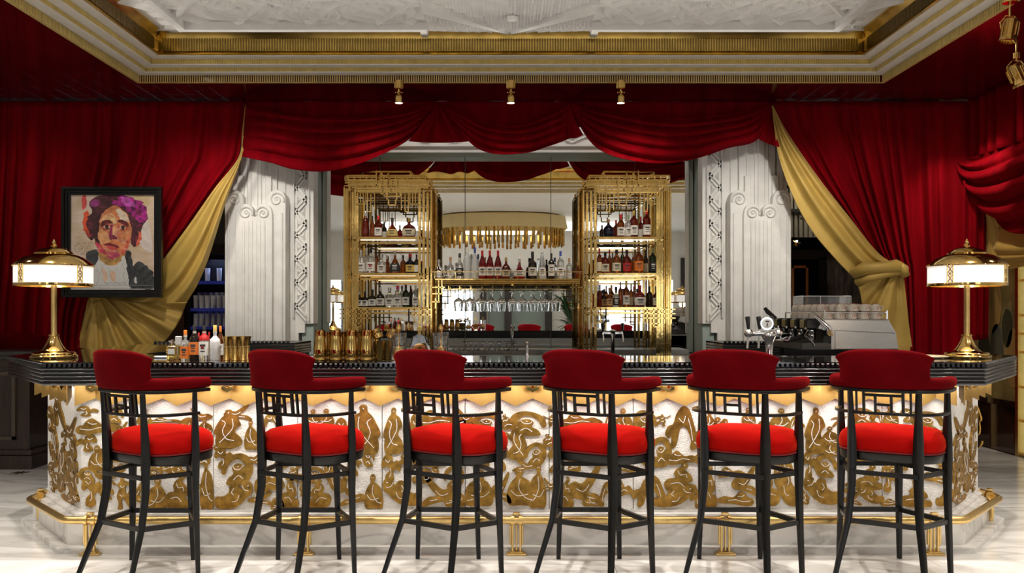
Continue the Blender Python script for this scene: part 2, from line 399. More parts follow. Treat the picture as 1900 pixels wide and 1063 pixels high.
# ceiling: glossy dark red soffit around a stepped coffer
ce = structure('ceiling')
x0, x1, ya, yb, zs = -3.49, 3.58, 4.0, 8.67, 3.6
MB().b2(XL, 7.4, yb, 10.6, zs, zs+.4).b2(XL, x0, ya, yb, zs, zs+.4).b2(x1, XR+.6, ya, yb, zs, zs+.4).build('lacquered_soffit', lacq, ce, smooth=0)
MB().b2(XL, XR+.6, YB, ya, zs, zs+.4).build('white_ceiling', wallpaint, ce, smooth=0)
MB().b2(XL, 7.4, 10.6, 13, 3.3, 3.4).build('dark_ceiling', nightgrey, ce, smooth=0)
mb = MB()
for k in range(5):
    pass
tr = structure('trim_1')
path = [(x0,yb),(x1,yb),(x1,ya),(x0,ya)]
pr = [(0,3.6),(0,3.668),(.095,3.668),(.095,3.714),(.187,3.714),(.187,3.769),(.277,3.769),(.277,3.79),(.26,3.79)]
white = [(.0,3.662),(.095,3.662),(.095,3.672),(0,3.672)]
for a, b, z in ((-.02,.098,3.668),(.09,.19,3.714),(.182,.282,3.769)):
    MB().sweep(path, [(a,z-.003),(b,z-.003),(b,z+.007),(a,z+.007)], closed=True).build('white_step', smoothpl, tr, smooth=0)
for a, z0, z1 in ((0,3.595,3.664),(.095,3.674,3.711),(.187,3.720,3.766)):
    mb = MB().sweep(path, [(a-.03,z0),(a-.004,z0),(a-.004,z1),(a-.03,z1)], closed=True)
    sp = .0215
    for (p, q, nx, ny) in (((x0,yb),(x1,yb),0,-1),((x1,yb),(x1,ya),-1,0),((x0,ya),(x0,yb),1,0),((x1,ya),(x0,ya),0,1)):
        L = math.hypot(q[0]-p[0], q[1]-p[1]) - 2*a; n = int(L/sp); dx, dy = (q[0]-p[0])/(L+2*a), (q[1]-p[1])/(L+2*a)
        for k in range(n):
            s = a + sp*(k+.5); cx, cy = p[0]+dx*s+nx*(a-.004), p[1]+dy*s+ny*(a-.004)
            h = .0075; v = []
            for z in (z0, z1):
                v += [(cx-dx*h, cy-dy*h, z), (cx-dx*h*.5+nx*.008, cy-dy*h*.5+ny*.008, z), (cx+dx*h*.5+nx*.008, cy+dy*h*.5+ny*.008, z), (cx+dx*h, cy+dy*h, z)]
            mb.add(v, ((0,1,5,4),(1,2,6,5),(2,3,7,6),(0,3,2,1),(4,5,6,7)))
    o = mb.build('fluted_band', goldflute, tr, smooth=0, fix=False); tag(o, kind='stuff')
# gold cove between the steps and the carved ceiling
MB().sweep(path, [(.27,3.775),(.30,3.775),(.285,3.80),(.262,3.82),(.262,3.93),(.285,3.955),(.33,3.985),(.33,4.02),(.2,4.02),(.2,3.775)], closed=True).build('gold_cove', goldcove, tr, smooth=40)
mb = MB()
for (p, q, nx, ny) in (((x0,yb),(x1,yb),0,-1),((x1,yb),(x1,ya),-1,0),((x0,ya),(x0,yb),1,0)):
    a = .262; L = math.hypot(q[0]-p[0], q[1]-p[1]) - 2*a; sp = .024; n = int(L/sp); dx, dy = (q[0]-p[0])/(L+2*a), (q[1]-p[1])/(L+2*a)
    for k in range(2, n-2):
        s = a + sp*(k+.5); c = (p[0]+dx*s+nx*a, p[1]+dy*s+ny*a, 3.875)
        mb.box(c, (.011 if dx else .02, .02 if dx else .011, .105))
tag(mb.build('cove_rib', paint((.26,.175,.05),.3,'dark_gold_rib',.9), tr, smooth=0), kind='stuff')

# carved ceiling relief
def relief(xx, vv):
    h = np.zeros_like(xx); ax = np.abs(xx)
    def up(mask, val):
        nonlocal h; h = np.where(mask, np.maximum(h, val), h)
    # scroll discs with concentric rings
    for cx, cv, r in ((1.15,.62,.36),(1.75,.55,.30),(2.35,.66,.36),(2.8,.95,.3),(.8,1.1,.4),(1.6,1.25,.42),(2.3,1.45,.4),(.4,1.9,.5),(1.4,2.1,.5),(2.4,2.3,.5),(.8,3.0,.5),(1.9,3.1,.5)):
        d = np.hypot(ax-cx, (vv-cv)*1.0); a = np.arctan2(vv-cv, ax-cx)
        spiral = (d/r*3.2 + a/(2*pi)) % 1
        up(d < r, .012 + .028*np.clip(1-np.abs(spiral-.5)*3.2, 0, 1))
        up((d < r) & (a > .6) & (a < 2.0) & (d > r*.45), .02+.022*(np.floor(ax*26+vv*14) % 2))
    # leaf blades sweeping diagonally
    for k in range(9):
        cx = .55 + k*.31; s = (ax-cx) - (vv-.3)*(.9 if k % 2 else -.7)
        up((np.abs(s) < .055*(1.2-vv*.5)) & (vv > .3) & (vv < .95), .05 - np.abs(s)*.55)
    # stepped rays of the centre fan
    d = np.hypot(ax, vv-.05); a = np.arctan2(vv-.05, ax)
    fan = (d < 1.25) & ((vv-.05) > ax*.05) & (ax < .74)
    h = np.where(fan, .01+.035*((a*9.5/1.0) % 1), h)
    fan2 = fan & (np.abs(ax-(vv-.05)*1.1) < .10*(.3+d)); h = np.where(fan2, .055-.03*np.abs(ax-(vv-.05)*1.1), h)
    h = np.where(fan & (ax < (vv-.05)*.8), .012+.03*((vv*13-ax*5) % 1), h)
    # rails
    up((ax > .75) & (ax < 2.98) & (np.abs(vv-.20) < .04), .065)
    up((np.abs(ax-.775) < .035) & (vv < .24), .065)
    up((np.abs(ax-2.94) < .04) & (vv > .2), .065)
    # tooth leaves in the outer margin
    up((vv < .15) & (vv > .06) & (ax > .82) & (vv-.06 < .07*np.abs(((ax*4.5) % 1)-.5)*2+.02), .025)
    up((ax > 3.0) & (ax < 3.12) & (((vv*4.5) % 1) < .6), .025)
    return h
def relief_mesh(v0, v1, dv, dx):
    xs_ = np.arange(-3.20, 3.28, dx); vs_ = np.arange(v0, v1+dv*.5, dv); XX, VV = np.meshgrid(xs_, vs_)
    H = relief(XX-.03, VV); nx, nv = len(xs_), len(vs_)
    v = np.stack([XX, 8.38-VV, 4.0-H], -1).reshape(-1, 3).tolist()
    f = [(j*nx+i, j*nx+i+1, (j+1)*nx+i+1, (j+1)*nx+i) for j in range(nv-1) for i in range(nx-1)]
    mb = MB(); mb.v = v; mb.f = f; mb.m = [0]*len(f)
    return mb.build('carved_relief', ceilpl, ce, smooth=30, fix=False)
relief_mesh(0, 1.0, .011, .012)
relief_mesh(1.0, 4.2, .035, .035)
MB().b2(XL, XR+.6, 3.9, 8.9, 4.08, 4.2).build('ceiling_slab', ceilpl, ce, smooth=0)
dt = MB().lathe([(.001,0),(.04,0),(.048,.012),(.048,.03)], n=20)
o = dt.build('smoke_detector', paint((.75,.75,.73),.4,'white_plastic')); o.location = (X(950,7.9), 7.86, 3.925); tag(o, 'small round smoke detector at the centre of the carved white ceiling fan', 'detector')

# ------------------------------------------------------------------ mirror wall, lintel, pillars
mw = structure('wall_back')
MB().b2(-2.35, 2.4, 10.34, 10.42, .0, 3.6).build('mirror_backing', nightgrey, mw, smooth=0)
jx = [-2.08, -1.426, -.463, .506, 1.457, 2.12]
for a, b in zip(jx, jx[1:]): MB().b2(a+.004, b-.004, 10.30, 10.31, .95, 3.165).build('mirror_panel', mirrorm, mw, smooth=0)
for x in jx[1:-1]: MB().b2(x-.0035, x+.0035, 10.298, 10.312, .95, 3.165).build('mirror_joint', paint((.10,.09,.05),.4,'dark_olive_joint'), mw, smooth=0)
MB().b2(-2.08, 2.12, 10.02, 10.32, 3.165, 3.225).build('glass_reveal', greygreen, mw, smooth=0)
MB().b2(-2.6, 2.65, 9.99, 10.3, 3.226, 3.6).b2(-2.3, 2.35, 10.0, 10.02, 3.165, 3.23).build('lintel', smoothpl, mw, smooth=0)
mb = MB(); n = 26
for k in range(n):
    xa = -2.0+k*.16; za, zb_ = (3.262,3.33) if k % 2 else (3.33,3.262)
    for o_ in (0, .04): mb.prism([(xa,za+o_),(xa+.16,zb_+o_),(xa+.16,zb_+o_+.022),(xa,za+o_+.022)], 9.96, 9.995)
mb.b2(-2.05,2.1,9.965,9.99,3.226,3.245)
mb.build('zigzag_moulding', smoothpl, mw, smooth=0)
for side in (0, 1):
    fx = (lambda p: p) if side == 0 else (lambda p: 1885-p)
    D = 9.8; root = thing('carved_pillar', 'white fluted art deco pillar with scroll capitals, %s the gold-lined curtain' % ('right of the framed portrait beside' if side == 0 else 'behind the chrome beer tap beside'), 'pillar', group='pillars')
    XX = lambda p, d=9.8: X(fx(p), d)
    def poly(pts, d0, d1, name, mat=stone, parent=root, smooth=30, bev=.006):
        mb = MB().prism([(XX(a, d0), Z(b, d0)) for a, b in pts], d0, d1)
        return mb.build(name, mat, parent, smooth=smooth, bevel=bev)
    poly([(425,150),(582,150),(582,601),(566,601),(566,618),(554,618),(554,655),(425,655)], 9.82, 10.05, 'pier')
    g = structure('trim_%d' % (2+side))
    MB().b2(X(fx(560),9.86), X(fx(597),10.3)+(0 if side==0 else 0), 9.86, 10.3, .95, 3.6).build('green_glass_return', greygreen, g, smooth=0)
    # stepped flutes of the upper shaft
    for a, b, d in ((432,444,9.78),(446,459,9.76),(459,466,9.74),(466,478,9.72),(478,485,9.74),(485,500,9.76),(500,514,9.78),(516,530,9.80)):
        poly([(a,150),(b,150),(b,640),(a,640)], d, 9.84, 'shaft_flute')
    poly([(440,325),(452,325),(452,400),(440,400)], 9.73, 9.8, 'shaft_block'); poly([(492,325),(503,325),(503,400),(492,400)], 9.73, 9.8, 'shaft_block')
    # volute slabs
    def arcp(cx, cy, r, a0, a1, n=12): return [(cx+r*cos(R(a0+(a1-a0)*k/n)), cy-r*sin(R(a0+(a1-a0)*k/n))) for k in range(n+1)]
    poly([(417,655)]+[(417,372)]+arcp(434,369,17,180,0,14)+[(452,380),(450,655)], 9.66, 9.82, 'outer_volute')
    poly([(530,655)]+[(530,372)]+arcp(513,369,17,0,180,14)+[(495,380),(497,655)], 9.66, 9.82, 'outer_volute')
    poly([(437,655),(437,395)]+arcp(455,393,15,180,10,12)+[(471,402),(474,402)]+arcp(489,393,15,170,0,12)+[(505,396),(505,655)], 9.61, 9.80, 'inner_volute')
    for cx, cy, r, s, d in ((434,370,14,1,9.655),(513,370,14,-1,9.655),(456,395,13,-1,9.605),(488,395,13,1,9.605)):
        pts = []
        for k in range(34):
            t = k/33; a = R(200-t*560)*1; rr = r*(1-.78*t)
            px_, py_ = cx + s*rr*cos(a), cy - rr*sin(a); pts.append((XX(px_, d), d, Z(py_, d)))
        MB().tube(pts, [.012*(1-.4*k/33) for k in range(34)], 6).build('scroll', stone, root, smooth=60)
        MB().sphere((XX(cx, d), d+.005, Z(cy, d)), .018, 10).build('scroll_eye', stone, root, smooth=180)
    for k, xx in enumerate((452,460,467,475,482,490)):
        d = 9.605; MB().tube([(XX(xx,d),d,Z(655,d)),(XX(xx,d),d,Z(414,d)),(XX(xx,d),d+.012,Z(409,d))], .013, 8).build('volute_flute', stone, root, smooth=60)
    for xx in (424, 523): MB().tube([(XX(xx,9.65),9.655,Z(655,9.65)),(XX(xx,9.65),9.655,Z(395,9.65))], .010, 8).build('volute_flute', stone, root, smooth=60)
    # zigzag strip
    poly([(543,150),(546,150),(546,590),(543,590)], 9.79, 9.83, 'strip_edge'); poly([(571,150),(574,150),(574,596),(571,596)], 9.79, 9.83, 'strip_edge')
    yv = 260; k = 0; mb = MB()
    while yv < 585:
        a, b = ((548,yv),(568,yv+22)) if k % 2 == 0 else ((568,yv),(548,yv+22))
        for dy in (-7, 2):
            mb.prism([(XX(a[0]),Z(a[1]+dy,9.8)), (XX(b[0]),Z(b[1]+dy,9.8)), (XX(b[0]),Z(b[1]+dy+5.5,9.8)), (XX(a[0]),Z(a[1]+dy+5.5,9.8))], 9.79, 9.83)
        # faceted triangle in each bay
        tx = 566 if k % 2 == 0 else 550; bx = 556 if k % 2 == 0 else 560
        v = [(XX(tx),9.818,Z(yv-8,9.8)), (XX(tx),9.818,Z(yv+13,9.8)), (XX(bx),9.818,Z(yv+1,9.8)), (XX((tx+bx)/2+ (2 if k%2==0 else -2)),9.785,Z(yv+2,9.8))]
        mb.add(v, ((0,1,3),(1,2,3),(2,0,3)))
        yv += 22; k += 1
    mb.build('zigzag_strip', stone, root, smooth=0)

# rooms glimpsed between pillars and curtains
MB().b2(XL, 7.4, 13.0, 13.1, 0, 3.4).build('far_wall', nightgrey, mw, smooth=0)
mb = MB(); 
for k in range(16): mb.b2(3.55+k*.06, 3.585+k*.06, 11.4, 11.43, 2.35, 3.3)
mb.b2(3.5, 4.6, 11.43, 11.5, 2.35, 3.3)
mb.build('fluted_grey_panel', paint((.16,.15,.12),.5,'grey_fluted_panel'), mw, smooth=0)
MB().b2(3.3,4.7,11.36,11.5,2.66,2.70).b2(3.3,4.7,11.36,11.5,3.0,3.03).build('dark_panel_band', blackpl, mw, smooth=0)
wdm = pm('smoked_veneer', (.06,.05,.045), .45, var=.9, vs=4, stretch=(5,1,1.2))
for k in range(3): MB().b2(4.05+k*.26, 4.30+k*.26, 11.6, 11.66, 0, 2.3).build('veneer_panel', wdm, mw, smooth=0)
MB().b2(3.3,3.40,11.5,11.6,0,2.1).b2(3.95,4.05,11.5,11.6,0,2.1).b2(3.3,4.05,11.5,11.6,2.08,2.2).build('dark_door_frame', blackwood, mw, smooth=0)
MB().b2(3.42,3.46,11.48,11.52,0,2.0).b2(3.60,3.63,11.48,11.52,0,2.0).b2(3.78,3.81,11.48,11.52,0,2.0).b2(3.42,3.81,11.48,11.52,1.97,2.0).build('gold_door_bars', goldb, mw, smooth=0)
MB().b2(3.42,3.95,11.56,11.58,.9,1.5).build('lit_blue_panel', bluelit, mw, smooth=0)
for x in (3.72, 3.95):
    o = MB().lathe([(.001,0),(.10,.0),(.14,.02),(.14,.035),(.001,.035)], n=20).build('ceiling_disc_lamp', paint((.5,.5,.48),.4,'grey_white_metal')); o.location = (x, 10.9+x*.05, 2.53)
    MB().tube([(0,0,.03),(0,0,.77)], .012, 6).build('stem', blackpl, o)
    tag(o, 'pale %s ceiling disc in the dark doorway right of the white pillar' % ('small round' if x < 3.8 else 'larger round'), 'ceiling lamp')
# ================================================================== CURTAINS
def lerp(a, b, t): return a + (b-a)*t
def curve_x(tbl, y):
    ys = [a for a, b in tbl]; xs_ = [b for a, b in tbl]; return float(np.interp(y, ys, xs_))
def smst(t): t = max(0, min(1, t)); return t*t*(3-2*t)
def fold(u, n, ph=0):                                # irregular pleats, 0..1
    w_ = u*n + .35*sin(u*n*.9+ph) + .22*sin(u*n*2.3+1.7+ph)
    return .5+.5*sin(2*pi*w_)
# left red curtain
lt = thing('curtain', 'tall red velvet curtain on the left, behind the framed portrait and gold lining', 'curtain')
tL = [(188,457),(240,450),(292,443),(350,398),(425,345),(505,282),(545,225),(580,195),(640,178),(826,176)]
def fnL(u, v):
    py = lerp(188, 822, v); xt = -230+(457+230)*u; xr = curve_x(tL, py)
    px = xt + (xr-457)*u**2.6
    g = .4+.6*smst(v*3)
    D = 9.46 - .085*fold(u, 21)**.8*g - .05*fold(u, 7, 2)
    return P(px, py, D)
sheet('drape', fnL, 420, 46, curtm, lt)
def lin(name, A, B, D0, nf, amp, parent, nu=44, nv=50, mat=None, center=None, ca=0, sagv=0, belly=.06, ph=0):
    def fn(u, v):
        a, b = interp(A, v), interp(B, v); p = a.lerp(b, u)
        py = p.y + sagv*sin(pi*u)
        if center: an = math.atan2(py-center[1], p.x-center[0]); f_ = .5+.5*sin(an*ca+ph)+.25*sin(an*ca*2.3+1)
        else: f_ = fold(u, nf, ph)
        wd = min(1, (a-b).length/60)
        return P(p.x, py, D0 - amp*f_*wd - belly*sin(pi*u)*wd)
    return sheet(name, fn, nu, nv, mat or lining, parent)
V2 = lambda *a: [Vector(p) for p in a]
lin('gold_lining', V2((455,196),(450,240),(443,292),(398,350),(345,425),(282,505),(225,540),(170,553)), V2((457,196),(456,240),(449,290),(420,372),(388,475),(368,525),(352,552),(343,568)), 9.36, 2.3, .06, lt, center=None)
lin('gold_lining_tail', V2((166,548),(160,570),(152,605),(144,645)), V2((347,560),(330,600),(305,635),(288,652)), 9.34, 3, .07, lt, center=(178,532), ca=16, sagv=7, belly=.08)
# right red curtain
rt = thing('curtain', 'tall red velvet curtain on the right, behind the brass lamp and gold lining', 'curtain')
tR = [(188,1433),(245,1454),(330,1513),(400,1568),(470,1625),(497,1664),(560,1680),(645,1692),(826,1700)]
def fnR(u, v):
    py = lerp(188, 822, v); xl = curve_x(tR, py)
    px = 1433+(1799-1433)*u + (xl-1433)*(1-u)**2.0
    g = .35+.65*smst(v*3)
    D = 9.46 - .09*fold(u, 12, 1)**.8*g - .05*fold(u, 4.5, 2)
    return P(px, py, D)
sheet('drape', fnR, 260, 46, curtm, rt)
lin('gold_lining', V2((1432,196),(1445,290),(1474,370),(1508,430),(1548,478),(1588,520)), V2((1434,196),(1462,248),(1520,332),(1575,402),(1630,470),(1676,497)), 9.36, 2.2, .06, rt, ph=1)
lin('gold_lining_tail', V2((1586,512),(1596,545),(1604,600),(1612,655)), V2((1674,496),(1680,540),(1686,600),(1694,655)), 9.34, 3, .06, rt, center=(1668,480), ca=11, belly=.06)
mb = MB(); D = 9.22
mb.tube([P(1582,508,9.3), P(1604,498,9.22), P(1636,497,9.20), P(1662,495,9.22), P(1678,500,9.3)], [.05,.07,.06,.075,.05], 12)
mb.tube([P(1588,524,9.3), P(1612,516,9.21), P(1640,510,9.20), P(1668,504,9.22)], [.035,.04,.035,.04], 10)
mb.build('gathered_knot', lining, rt, smooth=180)
MB().tube([P(1666,492,9.24), P(1674,497,9.2), P(1679,512,9.22)], .05, 10).build('gathered_knot', lining, rt, smooth=180)

# pelmet and swags over the bar
pv = thing('valance', 'red velvet valance of three draped swags hanging over the mirrored back bar', 'curtain')
def fnP(u, v): return P(lerp(450,1440,u), lerp(188, 236, v), 9.47 - .015*fold(u, 24))
sheet('pelmet', fnP, 200, 8, curtm, pv)
def swag(name, C0, C1, n, amp=.06, D0=9.38, ph=0, nu=60, nv=54):
    def fn(u, v):
        a, b = interp(C0, u), interp(C1, u); p = a.lerp(b, v)
        e = min(1, 2.2*sin(pi*u)**.8+.12); wd = min(1, (b-a).length/70)
        q = v**.85
        f_ = abs(sin(pi*(q*n + .25*sin(u*5+ph) + ph)))**.75
        hump = sin(pi*min(1, v*1.05))
        return P(p.x, p.y + 2.5*e*f_, D0 - e*wd*(amp*f_ + .07*hump) - .02*wd)
    return sheet(name, fn, nu, nv, curtm, pv)
swag('swag', V2((456,196),(560,214),(650,216),(740,206),(813,191)), V2((449,290),(500,299),(545,312),(600,316),(650,307),(700,288),(750,262),(790,228),(814,193)), 4.5, .075)
swag('swag', V2((812,191),(850,206),(900,226),(960,230),(1010,215),(1057,191)), V2((811,193),(840,226),(868,258),(892,276),(930,284),(980,281),(1020,269),(1056,257)), 4, .07, ph=.4)
swag('swag', V2((1056,191),(1130,206),(1230,218),(1330,213),(1434,194)), V2((1057,193),(1084,245),(1112,275),(1160,293),(1225,301),(1290,293),(1350,274),(1405,258),(1434,200)), 4.5, .075, ph=.8)
def tail(A, B, n, D0):
    def fn(u, v):
        a, b = interp(A, v), interp(B, v); p = a.lerp(b, u); wd = min(1, (a-b).length/50)
        return P(p.x, p.y+3*sin(pi*u), D0-.08*fold(u, n)*wd)
    sheet('swag_tail', fn, 30, 20, curtm, pv)
tail(V2((811,190),(795,215),(775,240),(758,262)), V2((814,190),(830,215),(850,240),(870,262)), 2.3, 9.34)
tail(V2((1055,190),(1054,220),(1054,256)), V2((1058,190),(1066,220),(1082,250)), 1, 9.34)
tail(V2((1431,192),(1422,225),(1408,258)), V2((1435,194),(1444,235),(1456,274)), 1.6, 9.40)

# draped curtain on the right-hand wall
sw = thing('curtain', 'red velvet swagged curtain with gold lining at the far right edge', 'curtain')
xw = 4.80
def dw(px): return 4.82*F/(px-CX)
def fn1(u, v): y = lerp(9.42, 6.9, u); return Vector((xw + .05 - .07*fold(u, 13), y, lerp(3.6, 3.0, v)))
sheet('gathered_heading', fn1, 150, 10, curtm, sw)
bot = [(1803,300),(1812,350),(1830,388),(1858,416),(1900,433),(1960,430)]
def fn2(u, v):
    i = interp(V2(*bot), u); d = dw(i.x); zb = Z(i.y, d); zt = 3.02
    ff = abs(sin(pi*(v*4.2+u*1.6)))
    return Vector((xw + .04 - (.10*ff+.10*sin(pi*v))*min(1, v*3+.2), d, lerp(zt, zb, v)))
sheet('side_swag', fn2, 50, 60, curtm, sw)
def fn3(u, v):
    a = interp(V2((1813,332),(1806,400),(1802,470)), v); b = interp(V2((1815,335),(1845,420),(1862,500)), v); p = a.lerp(b, u); d = dw(max(p.x, 1801)); 
    return Vector((xw + .10 - .05*fold(u, 2.2), d, Z(p.y, d)))
sheet('side_lining', fn3, 30, 24, lining, sw)
def fn4(u, v):
    a = interp(V2((1846,420),(1852,470),(1862,500)), v); b = interp(V2((1950,425),(1950,450),(1950,462)), v); p = a.lerp(b, u); d = dw(p.x)
    return Vector((xw + .08 - .07*sin(pi*v)-.03*fold(v, 3), d, Z(p.y+12*sin(pi*u*.6), d)))
sheet('side_lining', fn4, 30, 20, lining, sw)
def fn5(u, v): return P(lerp(1788,1838,u)-5*v*u, lerp(335,634-6*u,v), 9.30 - .06*fold(u, 2.6) )
sheet('hanging_edge', fn5, 30, 24, curtm, sw)

# ================================================================== PORTRAIT
pt = thing('framed_painting', 'framed painted portrait of a dark-haired woman with magenta flowers, hung before the curtain', 'painting')
D = 9.10; x0_, x1_, zt_, zb_ = X(116,D), X(301,D), Z(347,D), Z(552,D)
pw, ph = x1_-x0_, zt_-zb_; pt.location = ((x0_+x1_)/2, D, zb_)
fw = .075
def frame_mb(o, i, y0, y1):                        # o, i: outer and inner inset
    mb = MB(); a, b = pw/2-o, pw/2-i
    for s in (0, 1): mb.b2(-a, a, y0, y1, (ph-o) if s else o, (ph-i) if s else i)
    for s in (-1, 1): mb.b2(s*b, s*a, y0, y1, i, ph-i)
    return mb
frame_mb(0, .03, -.035, .03).build('frame', blackwood, pt, smooth=0, bevel=.004)
frame_mb(.03, .055, -.02, .03).build('frame_moulding', blackwood, pt, smooth=0, bevel=.004)
frame_mb(.055, .078, -.01, .03).build('frame_slip', blackwood, pt, smooth=0)
nx_, ny_ = 200, 232
U, Vv = np.meshgrid((np.arange(nx_)+.5)/nx_, (np.arange(ny_)+.5)/ny_)     # V from the top
rs = np.random.RandomState(4)
def blur(n_):
    g = rs.rand(n_[0], n_[1]); yy = np.linspace(0, n_[0]-1.001, ny_); xx = np.linspace(0, n_[1]-1.001, nx_)
    yi, xi = yy.astype(int), xx.astype(int); fy, fx = (yy-yi)[:,None], (xx-xi)[None]
    return (g[yi][:,xi]*(1-fy)*(1-fx)+g[yi+1][:,xi]*fy*(1-fx)+g[yi][:,xi+1]*(1-fy)*fx+g[yi+1][:,xi+1]*fy*fx)
n1, n2, n3 = blur((12,10)), blur((40,34)), blur((60,14))
img = np.zeros((ny_, nx_, 3)); img[:] = (.66,.52,.38)
img += ((n1-.5)*.30)[...,None]*np.array((.8,.8,1.2)) + ((n3-.5)*.10)[...,None]
def pin(poly, wob=.008):
    pl = np.array([(p.x, p.y) for p in crom([(a/100, b/100) for a, b in poly], 5)]); x = U+(n2-.5)*wob*2; y = Vv+(n3-.5)*wob*2
    ins = np.zeros(U.shape, bool); j = len(pl)-1
    for i in range(len(pl)):
        xi, yi = pl[i]; xj, yj = pl[j]
        if yi != yj: ins ^= ((yi > y) != (yj > y)) & (x < (xj-xi)*(y-yi)/(yj-yi)+xi)
        j = i
    return ins
def fill(poly, col, nz=.25, wob=.008, a=1):
    m = pin(poly, wob)[...,None]; c = np.array(col)*(1+(n2-.5)[...,None]*nz*2+(n1-.5)[...,None]*nz)
    global img; img = np.where(m, img*(1-a)+c*a, img)
fill([(0,84),(30,80),(60,84),(100,88),(100,100),(0,100)], (.66,.64,.62), .08)
fill([(68,6),(86,18),(94,40),(96,60),(80,52),(72,30)], (.72,.64,.60), .15)
fill([(14,2),(19,3),(18,14),(14,14)], (.75,.10,.10), .3)
# hair and flowers
fill([(30,3),(52,0),(72,4),(86,14),(91,24),(84,34),(82,46),(76,52),(72,40),(66,22),(50,14),(36,26),(30,42),(24,48),(17,38),(18,26),(26,18),(22,10)], (.07,.02,.025), .5)
fill([(24,9),(30,5),(34,9),(30,13),(25,13)], (.26,.04,.20), .6, .02)
fill([(48,8),(58,2),(70,3),(84,8),(91,22),(84,30),(74,22),(62,14),(52,12)], (.35,.02,.22), .9, .025)
fill([(60,3),(70,5),(76,12),(68,12),(60,8)], (.55,.10,.50), .4, .02)
fill([(16,22),(22,18),(20,34),(24,44),(17,40)], (.65,.08,.03), .4, .02)
fill([(78,38),(84,42),(82,50),(76,52)], (.70,.14,.08), .4, .02)
# neck, face
fill([(34,60),(62,56),(64,66),(52,73),(40,72),(34,66)], (.45,.26,.08), .5)
fill([(33,26),(40,18),(50,12),(58,14),(68,22),(72,34),(71,48),(65,60),(56,66),(44,66),(35,58),(31,44)], (.62,.215,.09), .34)
fill([(53,15),(60,16),(68,24),(67,29),(60,26),(55,20)], (.72,.62,.48), .2, .015)
fill([(31,20),(38,17),(35,26),(33,40),(35,52),(30,50),(26,40),(28,28)], (.06,.02,.025), .4, .008)
fill([(68,22),(76,26),(80,40),(76,54),(71,50),(72,36)], (.07,.02,.03), .4, .008)
fill([(40,22),(50,20),(54,30),(44,30),(36,34)], (.76,.50,.24), .25, .02)
fill([(33,36),(46,42),(45,52),(38,52),(34,48)], (.74,.38,.17), .2, .015)
fill([(60,40),(68,38),(70,48),(62,54)], (.62,.24,.10), .25, .015)
fill([(30,48),(38,54),(42,62),(36,62),(31,54)], (.55,.05,.10), .4, .02)
fill([(44,60),(54,60),(58,64),(50,68),(44,66)], (.48,.06,.14), .3, .015)
fill([(64,52),(71,46),(66,60),(60,63)], (.62,.10,.06), .3, .015)
fill([(35,34),(38,28),(46,27),(50,30),(44,30.5),(38,33)], (.16,.02,.03), .4, .006)
fill([(55,28),(60,26),(68,30),(67,34),(60,30.5)], (.16,.02,.03), .4, .006)
fill([(36,33),(42,29),(49,32),(48,36),(40,37)], (.50,.10,.05), .3, .006)
fill([(56,32),(63,31),(67,35),(62,38),(57,36)], (.50,.10,.05), .3, .006)
fill([(38.5,34),(43,31.5),(47,34),(42.5,36)], (.70,.55,.42), .1, .004)
fill([(58,34.5),(61.5,32.5),(65,35),(61.5,37)], (.70,.55,.42), .1, .004)
fill([(41,32),(45,32),(44.5,35.5),(41.5,35.5)], (.08,.03,.02), .1, .003)
fill([(60,33),(63.5,33),(63,36.2),(60.3,36.2)], (.08,.03,.02), .1, .003)
fill([(47,34),(50,32),(50,42),(47,46),(45,43)], (.30,.03,.10), .4, .008)
fill([(50,34),(54,35),(54,44),(50,42)], (.78,.42,.22), .2, .008)
fill([(46,44),(50,42),(55,44),(54,47.5),(50,47),(47,48)], (.20,.03,.06), .3, .006)
fill([(39,52),(45,50.5),(50,52),(57,54),(56,56),(50,54.5),(43,53.5)], (.28,.02,.03), .3, .005)
fill([(43,53.8),(50,55),(55,56.4),(50,58.5),(45,57)], (.66,.10,.09), .25, .005)
for q_ in range(150):                               # loose brush dabs on face and flowers
    fx_, fy_ = rs.uniform(.32,.70), rs.uniform(.20,.64); an = rs.uniform(-.9,.9); ln, wd_ = rs.uniform(.02,.05), rs.uniform(.004,.010)
    dx_, dy_ = U-fx_, Vv-fy_; a1 = dx_*np.cos(an)+dy_*np.sin(an); b1 = -dx_*np.sin(an)+dy_*np.cos(an)
    m = (np.abs(a1) < ln) & (np.abs(b1) < wd_*(1-(a1/ln)**2)) & (img[...,0] > .40) & (img[...,2] < .45)
    c = np.array([(.78,.36,.16),(.60,.12,.06),(.80,.62,.42),(.50,.20,.08),(.70,.24,.10),(.62,.16,.18)][q_ % 6]); img[m] = img[m]*.62 + c*.38
for q_ in range(90):
    fx_, fy_ = rs.uniform(.2,.92), rs.uniform(.02,.5); an = rs.uniform(0,3); ln, wd_ = rs.uniform(.02,.05), rs.uniform(.005,.012)
    dx_, dy_ = U-fx_, Vv-fy_; a1 = dx_*np.cos(an)+dy_*np.sin(an); b1 = -dx_*np.sin(an)+dy_*np.cos(an)
    m = (np.abs(a1) < ln) & (np.abs(b1) < wd_*(1-(a1/ln)**2)) & (img[...,1] < .12)
    c = np.array([(.10,.02,.03),(.30,.02,.10),(.22,.03,.05),(.05,.02,.02)][q_ % 4]); img[m] = img[m]*.4 + c*.6
fill([(35,34),(38,28),(46,27),(50,30),(44,30.5),(38,33)], (.12,.02,.02), .4, .006, .9)
fill([(55,28),(60,26),(68,30),(67,34),(60,30.5)], (.12,.02,.02), .4, .006, .9)
fill([(38.5,34),(43,31.8),(47,34),(42.5,35.8)], (.62,.46,.34), .1, .004); fill([(58,34.5),(61.5,32.7),(65,35),(61.5,36.8)], (.62,.46,.34), .1, .004)
